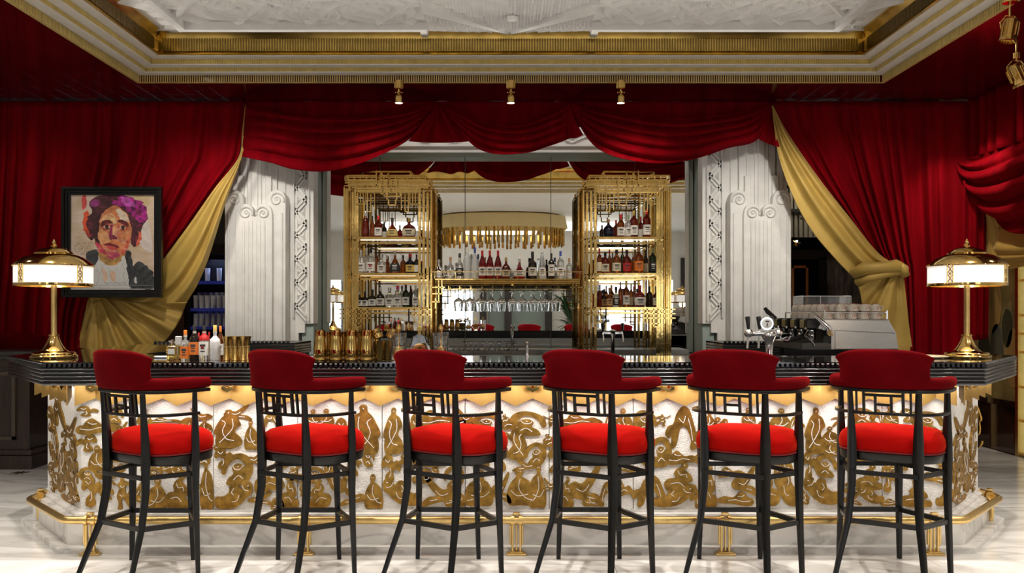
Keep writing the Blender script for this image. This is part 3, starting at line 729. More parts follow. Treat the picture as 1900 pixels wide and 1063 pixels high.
fill([(41,32),(45,32),(44.5,35.8),(41.5,35.8)], (.05,.02,.02), .1, .003); fill([(60,33),(63.5,33),(63,36.6),(60.3,36.6)], (.05,.02,.02), .1, .003)
fill([(39,52),(45,50.8),(50,52),(57,54),(56,56),(50,54.2),(43,53.3)], (.20,.02,.03), .3, .005)
fill([(43,53.8),(50,55),(55,56.2),(50,58),(45,56.6)], (.62,.08,.08), .25, .005)
fill([(46.5,44),(50,42.5),(54.5,44),(54,47),(50,46.4),(47,47.6)], (.20,.03,.06), .3, .005)
# shirt, ruffles, jacket
fill([(33,64),(36,70),(46,74),(56,73),(64,64),(68,78),(72,97),(40,98),(8,97),(24,78),(30,72)], (.66,.66,.65), .06)
fill([(37,76),(42,80),(44,88),(40,92),(38,84)], (.74,.52,.38), .15, .01); fill([(48,80),(53,82),(52,90),(47,88)], (.76,.50,.36), .15, .01)
fill([(20,60),(32,58),(32,70),(27,74),(20,70)], (.05,.055,.06), .4, .006)
fill([(64,62),(71,60),(73,74),(82,70),(96,80),(99,97),(78,98),(70,96),(67,80)], (.045,.05,.055), .7, .012)
fill([(75,88),(77,86),(78,92),(76,92)], (.7,.7,.7), .05, .003)
# scribbled handwriting and signature (illegible in the photograph), pencil outlines
for r_, (xa, xb) in enumerate(((4,26),(3,27),(4,25),(3,22),(9,24))):
    y_ = .51+r_*.028 + .006*(2*n3-1)
    wv = .007*np.sin(U*(330+20*r_))+.005*np.sin(U*190+r_)
    m = (np.abs(Vv-y_-wv+.01*U) < .0028) & (U > xa/100) & (U < xb/100) & (np.sin(U*85+r_*2) > -.75)
    img[m] = (.14,.10,.09)
m = (np.abs(Vv-.925-.010*np.sin(U*260)-.005*np.sin(U*90)) < .003) & (U > .40) & (U < .66); img[m] = (.12,.12,.12)
for c0, c1, a_ in ((.965,0,.0),(.99,0,.012)): img[np.abs(Vv-c0+.02-a_*U) < .0022] = (.3,.3,.3)
for (a, b, c, d) in ((.38,.74,.30,.95),(.44,.76,.50,.90),(.62,.72,.64,.92),(.32,.78,.22,.92)):
    t = np.clip((Vv-b)/(d-b), 0, 1); m = (np.abs(U-(a+(c-a)*t)-.01*np.sin(Vv*50)) < .003) & (Vv > b) & (Vv < d); img[m] = img[m]*.6
img = np.clip(img, 0, 1)
iw, ih = pw-.14, ph-.14
mb = MB(); gx = np.linspace(-iw/2, iw/2, nx_+1); gz = np.linspace(ph-.07, .07, ny_+1)
GX, GZ = np.meshgrid(gx, gz); mb.v = np.stack([GX, np.full_like(GX, .012), GZ], -1).reshape(-1,3).tolist()
mb.f = [(j*(nx_+1)+i, (j+1)*(nx_+1)+i, (j+1)*(nx_+1)+i+1, j*(nx_+1)+i+1) for j in range(ny_) for i in range(nx_)]; mb.m = [0]*len(mb.f)
cm = pm('painted_canvas', (.5,.5,.5), .55, coat=.15); nt = cm.node_tree; at = nt.nodes.new('ShaderNodeVertexColor'); at.layer_name = 'paint'
nt.links.new(at.outputs[0], nt.nodes['Principled BSDF'].inputs['Base Color'])
cv = mb.build('canvas', cm, pt, smooth=0, fix=False)
ca_ = cv.data.color_attributes.new('paint', 'FLOAT_COLOR', 'CORNER')
cols = np.repeat(np.concatenate([img, np.ones((ny_,nx_,1))], -1).reshape(-1,4), 4, 0)
ca_.data.foreach_set('color', cols.astype(np.float32).ravel())
MB().b2(-pw/2+.02, pw/2-.02, .02, .04, .02, ph-.02).build('backing_board', darkwood, pt, smooth=0)
MB().b2(-.06,.06,.04,.30,ph-.3,ph-.2).build('mounting_block', darkwood, pt, smooth=0)
from mathutils.geometry import tessellate_polygon
# ================================================================== THE BAR
bar = thing('bar_counter', 'long chamfered bar with black ribbed top edge, pleated gold boards and gilded nude figures', 'bar')
CP = [(-3.30,8.5),(-3.30,6.03),(-2.65,5.2),(2.74,5.2),(3.38,6.03),(3.38,8.5)]
BP = [(-3.08,8.5),(-3.08,6.12),(-2.5425,5.45),(2.6575,5.45),(3.17,6.12),(3.17,8.5)]
MB().sweep(CP, [(-.004,1.112),(-.004,1.12),(-.80,1.12),(-.80,1.112)]).build('counter_top', pm('black_glass_top', (.006,.006,.007), .05, coat=.8, var=.1), bar, smooth=0)
pr = [(-.79,.985),(-.79,1.112),(-.014,1.112),(-.014,1.090)]
zr = 1.090
for k in range(5):
    h = .021; c = zr - h/2
    for a in (75, 38, 0, -38, -75): pr.append((-.010+.012*cos(R(a)), c+.0095*sin(R(a))))
    zr -= h
pr += [(-.012,.985)]
MB().sweep(CP, pr).build('ribbed_edge', blackedge, bar, smooth=40)
mb = MB()
for p, q in zip(CP, CP[1:]):
    d = Vector(q)-Vector(p); L = d.length; d.normalize(); n = int(L/.0286); a = math.atan2(d.y, d.x); nn = Vector((d.y, -d.x))
    for k in range(n):
        s = (k+.5)*L/n; c = Vector(p)+d*s-nn*.006; mb.cbox((c.x, c.y, 1.101), (.0185,.018,.021), .002, a)
tag(mb.build('dentil_blocks', blackedge, bar, smooth=0, fix=False), kind='stuff')
MB().sweep(CP, [(-.016,1.091),(-.016,1.111),(-.014,1.111),(-.014,1.091)]).build('brass_inlay_strip', paint((.25,.06,.03),.3,'dark_red_brass',.6), bar, smooth=0)
MB().sweep(CP, [(-.78,.98),(-.26,.98),(-.26,.986),(-.78,.986)]).build('counter_underside', blackwood, bar, smooth=0)
MB().sweep(BP, [(-.05,.03),(-.05,.985),(-.30,.985),(-.30,.03)]).build('bar_carcass', blackwood, bar, smooth=0)
MB().sweep(CP, [(-.80,1.0),(-.81,1.0),(-.81,.86),(-.80,.86)]).build('steel_work_edge', steel, bar, smooth=0)
MB().sweep(CP, [(-.56,.90),(-.88,.90),(-.88,.87),(-.56,.87)]).build('steel_work_top', steel, bar, smooth=0)
# plinth
MB().sweep(BP, [(.15,.0),(.15,.032),(.145,.036),(0,.036),(-.3,.036),(-.3,0)]).build('marble_step', baseM, bar, smooth=0)
MB().sweep(BP, [(.085,.036),(.085,.165),(.070,.170),(.070,.185),(.04,.190),(.04,.206),(.012,.212),(.012,.226),(-.2,.226),(-.2,.036)]).build('marble_plinth', baseM, bar, smooth=0)
# plaster panels
seams = [-2.5425] + [X(p,5.45) for p in (240,396,552,709,863,1019,1175,1327,1481,1637)] + [2.6575]
for a, b in zip(seams, seams[1:]): MB().b2(a+.002, b-.002, 5.45, 5.50, .226, .945).build('plaster_panel', plaster, bar, smooth=0, bevel=.002)
def seg(p, q): d = Vector(q)-Vector(p); return d.length, d.normalized()
for p, q, n in ((BP[1],BP[2],1),(BP[3],BP[4],1),(BP[0],BP[1],3),(BP[4],BP[5],3)):
    L, d = seg(p, q); a = math.atan2(d.y, d.x); nn = Vector((d.y,-d.x))
    for k in range(n):
        c = Vector(p)+d*L*(k+.5)/n - nn*.025
        MB().box((c.x,c.y,.5855), (L/n-.004,.05,.719), a).build('plaster_panel', plaster, bar, smooth=0, bevel=.002)
# pleated gold boards and bag hooks
def boards(p, q, n, hooks=True):
    L, d = seg(p, q); nn = Vector((d.y,-d.x)); st = L/n/2; p = Vector(p)
    for k in range(2*n):
        r0 = k % 2 == 0; s0, s1 = k*st, (k+1)*st
        def pt(s, ridge, z, off=0): c = p+d*s+nn*((.082 if ridge else .032)+off); return (c.x, c.y, z)
        zb0, zb1 = (.853,.893) if r0 else (.893,.853)
        v = [pt(s0,r0,.985), pt(s1,not r0,.985), pt(s1,not r0,zb1), pt(s0,r0,zb0)]
        v += [pt(s0,r0,.985,-.006), pt(s1,not r0,.985,-.006), pt(s1,not r0,zb1,-.006), pt(s0,r0,zb0,-.006)]
        MB().add(v, ((0,1,2,3),(7,6,5,4),(0,4,5,1),(1,5,6,2),(2,6,7,3),(3,7,4,0))).build('gold_board', goldp, bar, smooth=0)
        if r0 and hooks:
            c = p+d*s1+nn*.055; a = math.atan2(d.y, d.x); mb = MB()
            M = Matrix.Rotation(R(0),3,'X')
            pts = [(c.x+d.x*x_+nn.x*.0, c.y+d.y*x_+nn.y*.0, z_) for x_, z_ in ((-.034,.978),(-.034,.957),(0,.938),(.034,.957),(.034,.978),(0,.968))]
            pts2 = [(x_+nn.x*.03, y_+nn.y*.03, z_-.004) for x_, y_, z_ in pts]
            mb.add(pts+pts2, [tuple(range(6)), tuple(range(11,5,-1))]+[(i,i+6,(i+1)%6+6,(i+1)%6) for i in range(6)])
            mb.sphere((c.x+nn.x*.045, c.y+nn.y*.045, .968), .010, 8)
            mb.build('bag_hook', gold, bar, smooth=0)
boards(BP[2], BP[3], 26); boards(BP[1], BP[2], 4); boards(BP[3], BP[4], 4); boards(BP[0], BP[1], 8, False); boards(BP[4], BP[5], 8, False)

# gilded cut-out figures
T = [
 ([(.45,1),(.58,.97),(.6,.86),(.72,.78),(.85,.62),(.97,.42),(.9,.34),(.84,.45),(.92,.2),(.85,.02),(.5,0),(.15,.03),(.03,.15),(.12,.3),(.27,.4),(.22,.52),(.08,.60),(.2,.78),(.38,.85),(.36,.95)], [[(.36,.76),(.33,.55),(.5,.36),(.78,.14)],[(.70,.72),(.58,.64),(.68,.45),(.55,.24),(.3,.2)],[(.46,.93),(.5,.91)]]),
 ([(0,.3),(.06,.5),(.16,.55),(.22,.75),(.34,.9),(.46,.72),(.58,.55),(.78,.62),(.97,.45),(1,.28),(.85,.2),(.6,.18),(.4,.1),(.2,.03),(.05,.1)], [[(.1,.35),(.3,.3),(.5,.42),(.7,.36)],[(.26,.7),(.34,.6),(.44,.62)]]),
 ([(0,.35),(.1,.52),(.25,.57),(.35,.8),(.55,.97),(.75,.88),(.87,.6),(.97,.3),(1,.05),(.85,.02),(.78,.25),(.65,.47),(.5,.5),(.42,.35),(.34,.08),(.18,.03),(.2,.3),(.1,.25)], [[(.42,.7),(.56,.6),(.62,.75)],[(.7,.7),(.78,.5),(.84,.2)]]),
 ([(.48,1),(.56,.97),(.57,.87),(.75,.82),(1,.70),(.97,.66),(.72,.73),(.62,.68),(.64,.5),(.78,.35),(.88,.15),(.97,.03),(.85,0),(.7,.15),(.55,.33),(.46,.28),(.5,.1),(.47,0),(.33,.02),(.36,.2),(.28,.4),(.37,.6),(.34,.70),(.15,.82),(0,.94),(.02,.86),(.2,.72),(.4,.83),(.43,.92)], [[(.42,.72),(.5,.66),(.58,.72)],[(.4,.45),(.5,.4),(.55,.46)]]),
 ([(.1,.2),(0,.5),(.1,.85),(.35,1),(.65,.95),(.9,.75),(.97,.4),(.86,.33),(.75,.62),(.55,.80),(.35,.78),(.22,.55),(.33,.64),(.5,.68),(.64,.55),(.6,.35),(.75,.22),(.8,0),(.3,0)], [[(.3,.62),(.4,.5),(.55,.5),(.6,.6)],[(.3,.2),(.45,.3),(.6,.15)],[(.44,.60),(.48,.58)]]),
 ([(0,.75),(.05,.95),(.18,1),(.28,.9),(.31,.74),(.43,.9),(.6,.86),(.64,.6),(.8,.45),(1,.42),(1,.1),(.8,0),(.5,.04),(.3,.2),(.15,.42),(.03,.55)], [[(.28,.85),(.22,.7),(.1,.66)],[(.36,.5),(.42,.3),(.55,.26)],[(.5,.75),(.56,.6),(.5,.5)],[(.1,.85),(.14,.83)]]),
 ([(.55,1),(.7,.98),(.74,.86),(.64,.77),(.82,.6),(.87,.4),(.72,.3),(.95,.26),(1,.1),(.9,0),(.3,0),(.08,.08),(.0,.3),(.12,.46),(.35,.5),(.3,.65),(.4,.8),(.52,.86)], [[(.42,.74),(.5,.6),(.66,.62),(.7,.5)],[(.2,.3),(.45,.34),(.62,.2)],[(.6,.93),(.64,.92)]]),
 ([(.0,.6),(.1,.87),(.3,1),(.55,.9),(.62,.7),(.8,.77),(1,.6),(.96,.38),(.75,.45),(.6,.35),(.66,.1),(.45,0),(.2,.08),(.25,.3),(.42,.42),(.3,.57),(.12,.5)], [[(.2,.8),(.35,.7),(.45,.8)],[(.4,.2),(.5,.3),(.45,.5)]]),
 ([(.4,1),(.55,1),(.63,.88),(.55,.77),(.82,.66),(1,.45),(1,.02),(.5,0),(.1,.0),(0,.2),(.05,.45),(.2,.65),(.35,.76),(.32,.9)], [[(.5,.7),(.45,.45),(.7,.2),(.95,.15)],[(.15,.4),(.4,.25),(.8,.3)],[(.42,.92),(.44,.9)],[(.5,.92),(.52,.9)]]),
 ([(0,.45),(.2,.62),(.4,.57),(.6,.77),(.8,1),(.9,.96),(.75,.62),(.58,.36),(.8,.32),(1,.1),(.92,0),(.6,.12),(.35,.18),(.15,.22),(.02,.28)], [[(.25,.45),(.45,.38),(.6,.55)],[(.55,.25),(.75,.2)]]),
]
_fn = [0]
def figure(t, cx, cz, w, h, flip, fr_, rot=0):        # fr_ maps (x, z, out) to world
    _fn[0] += 1; k_ = .0011*(_fn[0] % 5); fr = lambda x, z, o: fr_(x, z, o+(k_ if o > .002 else 0)); w *= 1.10; h *= 1.08
    poly, lines = T[t]; s = -1 if flip else 1; ca, sa = cos(rot), sin(rot)
    def m(x, y): x = (x-.5)*w*s; y = (y-.5)*h; return (cx+x*ca-y*sa, cz+x*sa+y*ca)
    pl = [m(p.x, p.y) for p in crom(poly, 3)]
    if flip: pl = pl[::-1]
    n = len(pl); mb = MB(); tri = tessellate_polygon([[Vector((x,z,0)) for x,z in pl]])
    mb.add([fr(x,z,.001) for x,z in pl]+[fr(x,z,.008) for x,z in pl], [(c_+n,b_+n,a_+n) if (pl[b_][0]-pl[a_][0])*(pl[c_][1]-pl[a_][1])-(pl[b_][1]-pl[a_][1])*(pl[c_][0]-pl[a_][0]) < 0 else (a_+n,b_+n,c_+n) for a_,b_,c_ in tri]+[(i,(i+1)%n,(i+1)%n+n,i+n) for i in range(n)], 0)
    for ln in lines:
        pts = [Vector(fr(*m(p.x,p.y), .0085)) for p in crom(ln, 3, False)]
        mb.tube(pts, .0024 if len(ln) > 2 else .003, 4, mi=1)
    o = mb.build('gilded_figure', [goldf, plaster], bar, smooth=0, fix=False)
D_ = 5.45
frF = lambda x, z, o: (x, D_-o, z)
FIG = [(7,163,763,36,18,0),(1,186,790,80,32,0),(7,162,822,34,30,1),(8,182,850,30,42,0),(4,165,880,34,24,0),(7,172,910,36,56,0),(3,228,914,42,56,0),(5,208,875,46,26,1),(4,215,770,30,26,0),(6,210,830,50,48,0),
 (8,292,916,34,54,1),(6,332,911,44,60,0),(4,288,877,26,20,0),(1,308,779,52,12,0),(5,330,873,60,18,0),(0,270,790,34,60,0),(7,268,850,36,50,1),(9,256,912,32,46,0),(2,345,795,60,40,0),(7,330,830,60,34,0),(8,384,895,22,86,0),(9,372,770,40,22,1),(4,375,820,30,40,0),
 (0,424,795,50,64,1),(9,442,765,46,26,0),(1,416,825,34,22,0),(7,416,850,32,38,0),(4,440,870,54,52,1),(5,435,918,62,46,1),(8,466,806,22,50,0),(2,500,780,36,26,0),(1,500,890,50,54,0),(6,538,912,30,54,0),(0,520,815,44,44,1),(9,475,850,34,26,0),(5,530,855,36,26,1),(9,485,925,44,22,0),
 (8,582,775,26,28,0),(8,605,774,28,28,1),(1,600,794,70,16,0),(0,676,797,58,84,0),(4,586,880,32,26,0),(6,593,914,40,48,1),(5,622,885,36,52,0),(9,655,920,46,34,1),(8,693,911,30,56,0),(7,640,800,34,46,0),(1,620,835,60,26,1),(4,650,878,28,24,0),(7,565,830,26,40,0),
 (0,730,799,36,78,1),(7,726,868,32,48,0),(5,745,912,62,46,0),(1,815,776,88,36,0),(9,815,912,60,50,1),(4,842,884,36,38,1),(8,845,920,34,34,1),(7,765,800,30,60,1),(6,790,840,44,46,0),(5,790,882,44,28,1),(2,838,825,44,42,0),
 (4,905,785,52,34,0),(8,890,905,46,58,1),(5,885,850,40,34,0),(7,930,850,26,44,1),(9,930,905,34,52,0),(6,895,825,40,20,0),
 (4,980,785,64,40,0),(0,960,820,34,60,0),(4,993,842,38,38,1),(8,965,902,44,62,0),(8,998,900,28,74,1),(9,975,862,44,22,1),(1,1078,778,70,28,0),(6,1050,912,26,50,0),(9,1086,902,62,68,0),(8,1095,926,26,22,0),(7,1040,850,44,36,0),(5,1100,845,60,36,0),(2,1130,915,34,42,1),(0,1060,815,36,36,1),(7,1120,810,36,34,0),
 (8,1157,779,28,38,0),(4,1197,782,40,38,0),(1,1157,905,30,34,0),(1,1157,866,40,20,1),(2,1204,910,60,56,0),(6,1150,835,34,40,0),(5,1198,845,38,40,0),
 (2,1264,792,54,74,0),(4,1224,838,40,50,1),(1,1266,848,56,28,0),(6,1262,886,54,50,0),(5,1250,920,70,36,1),(8,1315,780,22,30,1),(7,1300,835,36,46,0),
 (8,1388,772,22,28,0),(8,1448,779,34,38,1),(6,1314,900,28,72,0),(1,1364,924,62,28,1),(9,1382,892,44,50,0),(1,1356,875,48,20,0),(5,1345,790,34,30,0),(2,1360,835,60,50,0),(6,1425,905,40,60,1),(5,1460,900,44,70,0),(0,1415,835,44,50,0),(7,1460,830,34,40,1),
 (0,1512,799,38,78,1),(8,1540,832,24,26,0),(7,1502,862,24,44,0),(4,1532,864,40,38,0),(5,1524,909,60,48,0),(4,1600,772,42,28,0),(8,1652,770,24,34,0),(2,1625,772,22,26,0),(6,1612,885,44,42,0),(7,1648,888,26,46,0),(5,1615,918,42,28,0),(1,1658,931,44,14,0),(6,1698,918,54,40,0),(4,1722,783,54,36,0),(9,1580,925,32,22,0),(0,1590,830,40,50,0),(7,1660,830,40,46,1),(5,1700,835,50,40,0),(0,1748,830,28,60,0),(9,1735,880,44,36,0),(5,1752,922,28,30,1),(8,1625,840,26,34,1)]
rf = random.Random(11); tries = 0
while len(FIG) < 182 and tries < 6000:               # small figures in the gaps
    tries += 1; w_, h_ = rf.uniform(20,34), rf.uniform(18,32); cx, cy = rf.uniform(160,1755), rf.uniform(768,932)
    if all(abs(cx-f[1]) > (w_+f[3])*.40 or abs(cy-f[2]) > (h_+f[4])*.40 for f in FIG): FIG.append((rf.choice((0,3,4,6,7,8,9,2)), cx, cy, w_, h_, rf.randint(0,1)))
for t, cx, cy, w_, h_, fl_ in FIG:
    figure(t, X(cx,D_), Z(cy,D_), w_*D_/F*1.02, h_*D_/F*1.03, fl_, frF)
def frW(p, q):
    L, d = seg(p, q); nn = Vector((d.y,-d.x)); p = Vector(p)
    return L, lambda s, z, o: (p.x+d.x*s+nn.x*o, p.y+d.y*s+nn.y*o, z)
WF = [(3,.36,.80,.50,.24,0),(7,.16,.70,.22,.16,0),(9,.74,.68,.34,.16,0),(0,.26,.565,.20,.18,0),(6,.78,.55,.28,.20,0),(9,.20,.45,.26,.18,1),(0,.52,.46,.26,.22,1),(4,.80,.40,.26,.16,0),(5,.32,.325,.44,.10,0),(2,.66,.325,.5,.13,1),(7,.22,.265,.18,.06,0),(5,.74,.262,.42,.07,1),(7,.55,.62,.16,.10,1)]
for (p, q, fl_) in ((BP[1],BP[2],0),(BP[3],BP[4],1)):
    L, fr = frW(p, q)
    for t, a, z, w_, h_, f_ in WF: figure(t, L*(a if not fl_ else 1-a), z, w_*L, h_*1.0, f_ ^ fl_, fr)
for (p, q) in ((BP[0],BP[1]),(BP[4],BP[5])):
    L, fr = frW(p, q)
    for k in range(14): figure(k*3 % 10, .12+L*(k//2)/7.2, .42 if k % 2 else .72, .30, .27, k % 3 == 0, fr)

# foot rail
frl = thing('foot_rail', 'satin brass foot rail on twin-post brackets around the foot of the bar', 'foot rail')
rp = [(-3.07,6.22),(-3.07,5.86),(-2.56,5.28),(2.66,5.28),(3.20,5.90),(3.18,6.22)]
path = [Vector((*rp[0],.2))]
for i in range(1, len(rp)-1):
    a, b, c = (Vector((*rp[k],.2)) for k in (i-1,i,i+1)); u = (a-b).normalized()*.03; v = (c-b).normalized()*.03
    path += [b+u, b+(u+v)*.3, b+v]
path.append(Vector((*rp[-1],.2)))
MB().tube(path, .0225, 16).build('rail', goldb, frl, smooth=50)
for x, y, a in ((-2.41,5.28,0),(-1.17,5.28,0),(.06,5.28,0),(1.27,5.28,0),(2.48,5.28,0),(-3.065,6.0,-pi/2),(3.185,6.0,pi/2),(-2.84,5.587,-.83),(2.95,5.6,.85)):
    if abs(a) in (.83,.85): continue
    mb = MB(); M = Matrix.Rotation(a, 3, 'Z')
    def q(x_, y_, z_): v = M @ Vector((x_, y_, 0)); return (x+v.x, y+v.y, z_)
    for s in (-.022, .022):
        Mr = M @ Matrix.Rotation(R(90), 3, 'Y'); c = M @ Vector((s,0,0))
        mb.lathe([(.0225,-.009),(.030,-.009),(.030,.009),(.0225,.009)], (x+c.x,y+c.y,.2), 16, Mr)
    mb.cbox(q(0,-.0,.238), (.040,.03,.014), .003, a)
    bz = .030 if abs(a) < .1 else .0
    for s in (-1, 1):
        mb.cbox(q(s*.022,.0,.098), (.013,.022,.17), .002, a); mb.cbox(q(s*.034,.0,.115), (.011,.018,.115), .002, a)
    mb.cbox(q(0,.0,.1), (.010,.014,.15), .002, a)
    mb.cbox(q(0,0,.006), (.115,.055,.012), .003, a); mb.cbox(q(0,0,.016), (.08,.04,.010), .003, a)
    mb.build('rail_bracket', goldb, frl, smooth=40)
    if abs(a) < .1: MB().cbox((x, y+.055, .2), (.016,.08,.012), .002).build('wall_stay', goldb, frl, smooth=0)

# counters either side of the mirror and the long back counter
for side, (xa, xb) in enumerate(((-3.3,-1.98),(2.03,3.38))):
    k_ = thing('side_counter', 'black ribbed counter section at the foot of the %s white pillar' % ('left' if side == 0 else 'right'), 'counter', group='side counters')
    pth = [(xa,8.52),(xb,8.52),(xb,9.25)] if side == 0 else [(xa,9.25),(xa,8.52),(xb,8.52)]
    MB().b2(xa+.02, xb-.02, 8.54, 9.25, .0, 1.11).build('cabinet', blackwood, k_, smooth=0)
    pr = [(-.3,.99),(-.3,1.12),(0,1.12),(0,1.105)]+[(-.006+.012*cos(R(a)), 1.09-.024*j+.010*sin(R(a))) for j in range(4) for a in (60,0,-60)]
    MB().sweep(pth, pr).build('ribbed_edge', blackedge, k_, smooth=40)
    MB().b2(xa, xb, 8.53, 9.25, 1.112, 1.121).build('counter_top', blackwood, k_, smooth=0)
    mb = MB(); n = int((xb-xa)/.04)
    for j in range(n): mb.b2(xa+j*.04+.008, xa+j*.04+.032, 8.515, 8.535, 1.12, 1.137)
    tag(mb.build('dentil_blocks', blackedge, k_, smooth=0), kind='stuff')
bk = thing('back_counter', 'low black counter under the mirror carrying the gold shelving towers', 'counter')
MB().b2(-1.96, 2.01, 9.1, 10.28, 0, .93).build('cabinet', blackwood, bk, smooth=0)
MB().b2(-1.97, 2.02, 9.06, 10.29, .93, .955).build('counter_top', blackwood, bk, smooth=0)
mb = MB()
for j in range(3): mb.b2(-1.97, 2.02, 9.045, 9.06, .86+j*.025, .878+j*.025)
mb.build('ribbed_edge', blackedge, bk, smooth=0)
MB().b2(-1.96,2.01,10.0,10.28,.955,1.0).build('granite_ledge', paint((.22,.22,.21),.35,'grey_granite'), bk, smooth=0)

# dark wood reception cabinet on the left
cb = thing('wood_cabinet', 'dark panelled wooden cabinet standing on marble at the far left', 'cabinet')
MB().b2(-6.3,-4.30,8.22,8.6,.0,1.02).build('cabinet_body', darkwood, cb, smooth=0)
MB().b2(-6.33,-4.24,8.16,8.62,1.02,1.06).b2(-6.33,-4.26,8.19,8.62,.985,1.02).build('cabinet_top', paint((.05,.05,.045),.3,'dark_stone_top'), cb, smooth=0, bevel=.006)
MB().b2(-6.33,-4.25,8.16,8.6,0,.12).b2(-6.33,-4.27,8.19,8.6,.12,.17).b2(-6.32,-4.28,8.2,8.6,.92,.985).build('cabinet_plinth', darkwood, cb, smooth=0, bevel=.006)
for k in range(3):
    a = -4.42-k*.62; mb = MB()
    for (xa,xb_,za,zb2) in ((a-.46,a,.26,.29),(a-.46,a,.84,.87),(a-.46,a-.43,.26,.87),(a-.03,a,.26,.87)): mb.b2(xa,xb_,8.195,8.22,za,zb2)
    mb.build('panel_moulding', paint((.10,.075,.055),.35,'lighter_wood_moulding'), cb, smooth=0)
# ================================================================== BAR STOOLS
def superell(a, b, n, e=2.6): 
    out = []
    for k in range(n):
        t = 2*pi*k/n; c, s = cos(t), sin(t)
        out.append((a*math.copysign(abs(c)**(2/e), c), b*math.copysign(abs(s)**(2/e), s)))
    return out
def leg(name, pts, par, rot=0):                      # tapering faceted leg through (x, y, z, r)
    mb = MB(); n = 8; v = []; f = []
    for x, y, z, r in pts:
        for k in range(n):
            a = pi/4*k+rot; rr = r*(1 if k % 2 == 0 else .86); v.append((x+rr*cos(a), y+rr*sin(a), z))
    for i in range(len(pts)-1):
        for k in range(n): f.append((i*n+k, i*n+(k+1)%n, (i+1)*n+(k+1)%n, (i+1)*n+k))
    f += [tuple(range(n-1,-1,-1)), tuple((len(pts)-1)*n+k for k in range(n))]
    return mb.add(v, f).build(name, blackwood, par, smooth=30)
YAW = -R(33.4)
st = thing('bar_stool', 'x', 'bar stool', (0,0,0), YAW, 'red velvet bar stools')
# cushion
mb = MB(); n = 40; base = superell(.270, .216, n, 3.0); prof = [(.90,.652),(.965,.656),(1.0,.672),(1.012,.695),(.995,.722),(.95,.745),(.86,.762),(.70,.773),(.45,.779),(.2,.781)]
v = []; f = []
for s, z in prof:
    for x, y in base: v.append((x*s, y*s+.028, z))
v.append((0,.028,.782)); f.append(tuple(range(n-1,-1,-1)))
for i in range(len(prof)-1):
    for k in range(n): f.append((i*n+k, i*n+(k+1)%n, (i+1)*n+(k+1)%n, (i+1)*n+k))
for k in range(n): f.append(((len(prof)-1)*n+k, (len(prof)-1)*n+(k+1)%n, len(prof)*n))
mb.add(v, f).build('seat', litvel, st, smooth=60)
MB().tube([(x*.985, y*.985+.028, .657) for x, y in base], .005, 6, closed=True).build('piping', paint((.16,.002,.003),.8,'dark_red_piping'), st, smooth=60)
mb = MB(); v = []; f = []
rg = [(.80,.605),(.965,.605),(.985,.612),(.99,.648),(.96,.654),(.80,.654)]
for s, z in rg:
    for x, y in base: v.append((x*s, y*s+.028, z))
for i in range(len(rg)):
    j = (i+1) % len(rg)
    for k in range(n): f.append((i*n+k, i*n+(k+1)%n, j*n+(k+1)%n, j*n+k))
mb.add(v, f).build('seat_frame', blackwood, st, smooth=40)
# legs
for s in (-1, 1):
    leg('leg', [(s*.222,-.33,.0,.0155),(s*.205,-.285,.12,.018),(s*.178,-.222,.29,.021),(s*.168,-.193,.46,.024),(s*.166,-.190,.62,.028),(s*.167,-.195,.74,.026),(s*.169,-.205,.87,.019),(s*.172,-.215,1.0,.016)], st, .3*s)
    leg('leg', [(s*.290,.040,.0,.0145),(s*.279,.038,.29,.019),(s*.275,.035,.46,.022),(s*.274,.035,.62,.027),(s*.274,.035,.74,.025),(s*.275,.03,.88,.018),(s*.275,.03,.995,.015)], st, .2*s)
leg('leg', [(0,.232,.0,.0145),(0,.218,.29,.019),(0,.212,.46,.022),(0,.208,.63,.026)], st)
def ring(z, sc_, name, th):
    pts = [(-.176,-.220),(.176,-.220),(.275,.038),(0,.216),(-.275,.038)]
    for i in range(5):
        a, b = pts[i], pts[(i+1) % 5]
        MB().bar((a[0]*sc_, a[1]*sc_, z), (b[0]*sc_, b[1]*sc_, z), th[0], th[1]).build(name, blackwood, st, smooth=0, bevel=.002)
ring(.283, 1.0, 'foot_stretcher', (.022,.026)); ring(.545, .965, 'seat_stretcher', (.018,.024))
# U-shaped hoops: low rail and arm rim
def upath(w_, yf, yb, n=22, front=.04):
    pts = [(-w_, front)]
    for k in range(n+1):
        t = pi + pi*k/n
        x = w_*math.copysign(abs(cos(t))**.72, cos(t)); y = yb*abs(sin(t))**.80
        pts.append((x, -y+yf))
    pts.append((w_, front)); return pts
hp = upath(.278, .0, .222, front=.055)
def ribbon(path, z0, z1, th, name, mat, bev=.003, parent=st):
    # path travels left front -> back -> right front
    mb = MB().sweep(path, [(-th/2,z0),(th/2,z0),(th/2,z1),(-th/2,z1)]); return mb.build(name, mat, parent, smooth=35, bevel=bev)
ribbon(hp, .860, .876, .026, 'arm_hoop', blackwood)
rim = upath(.285, .0, .238, front=.105)
ribbon(rim, .982, 1.0, .052, 'arm_rim', blackwood)
# fretwork between the rear legs (follows the hoop's flat back)
yb_ = -.219
mb = MB()
for x in (-.135, .135): mb.bar((x, yb_, .872), (x, yb_-.012, .985), .011)
for x in (-.098, .098): mb.bar((x, yb_, .872), (x, yb_-.012, .985), .014)
mb.bar((-.098, yb_-.010, .965), (.098, yb_-.010, .965), .012, .014)
for x in (-.040, .040): mb.bar((x, yb_, .872), (x, yb_-.010, .963), .013)
mb.bar((-.040, yb_-.005, .915), (.040, yb_-.005, .915), .012, .013)
mb.build('fretwork', blackwood, st, smooth=0)
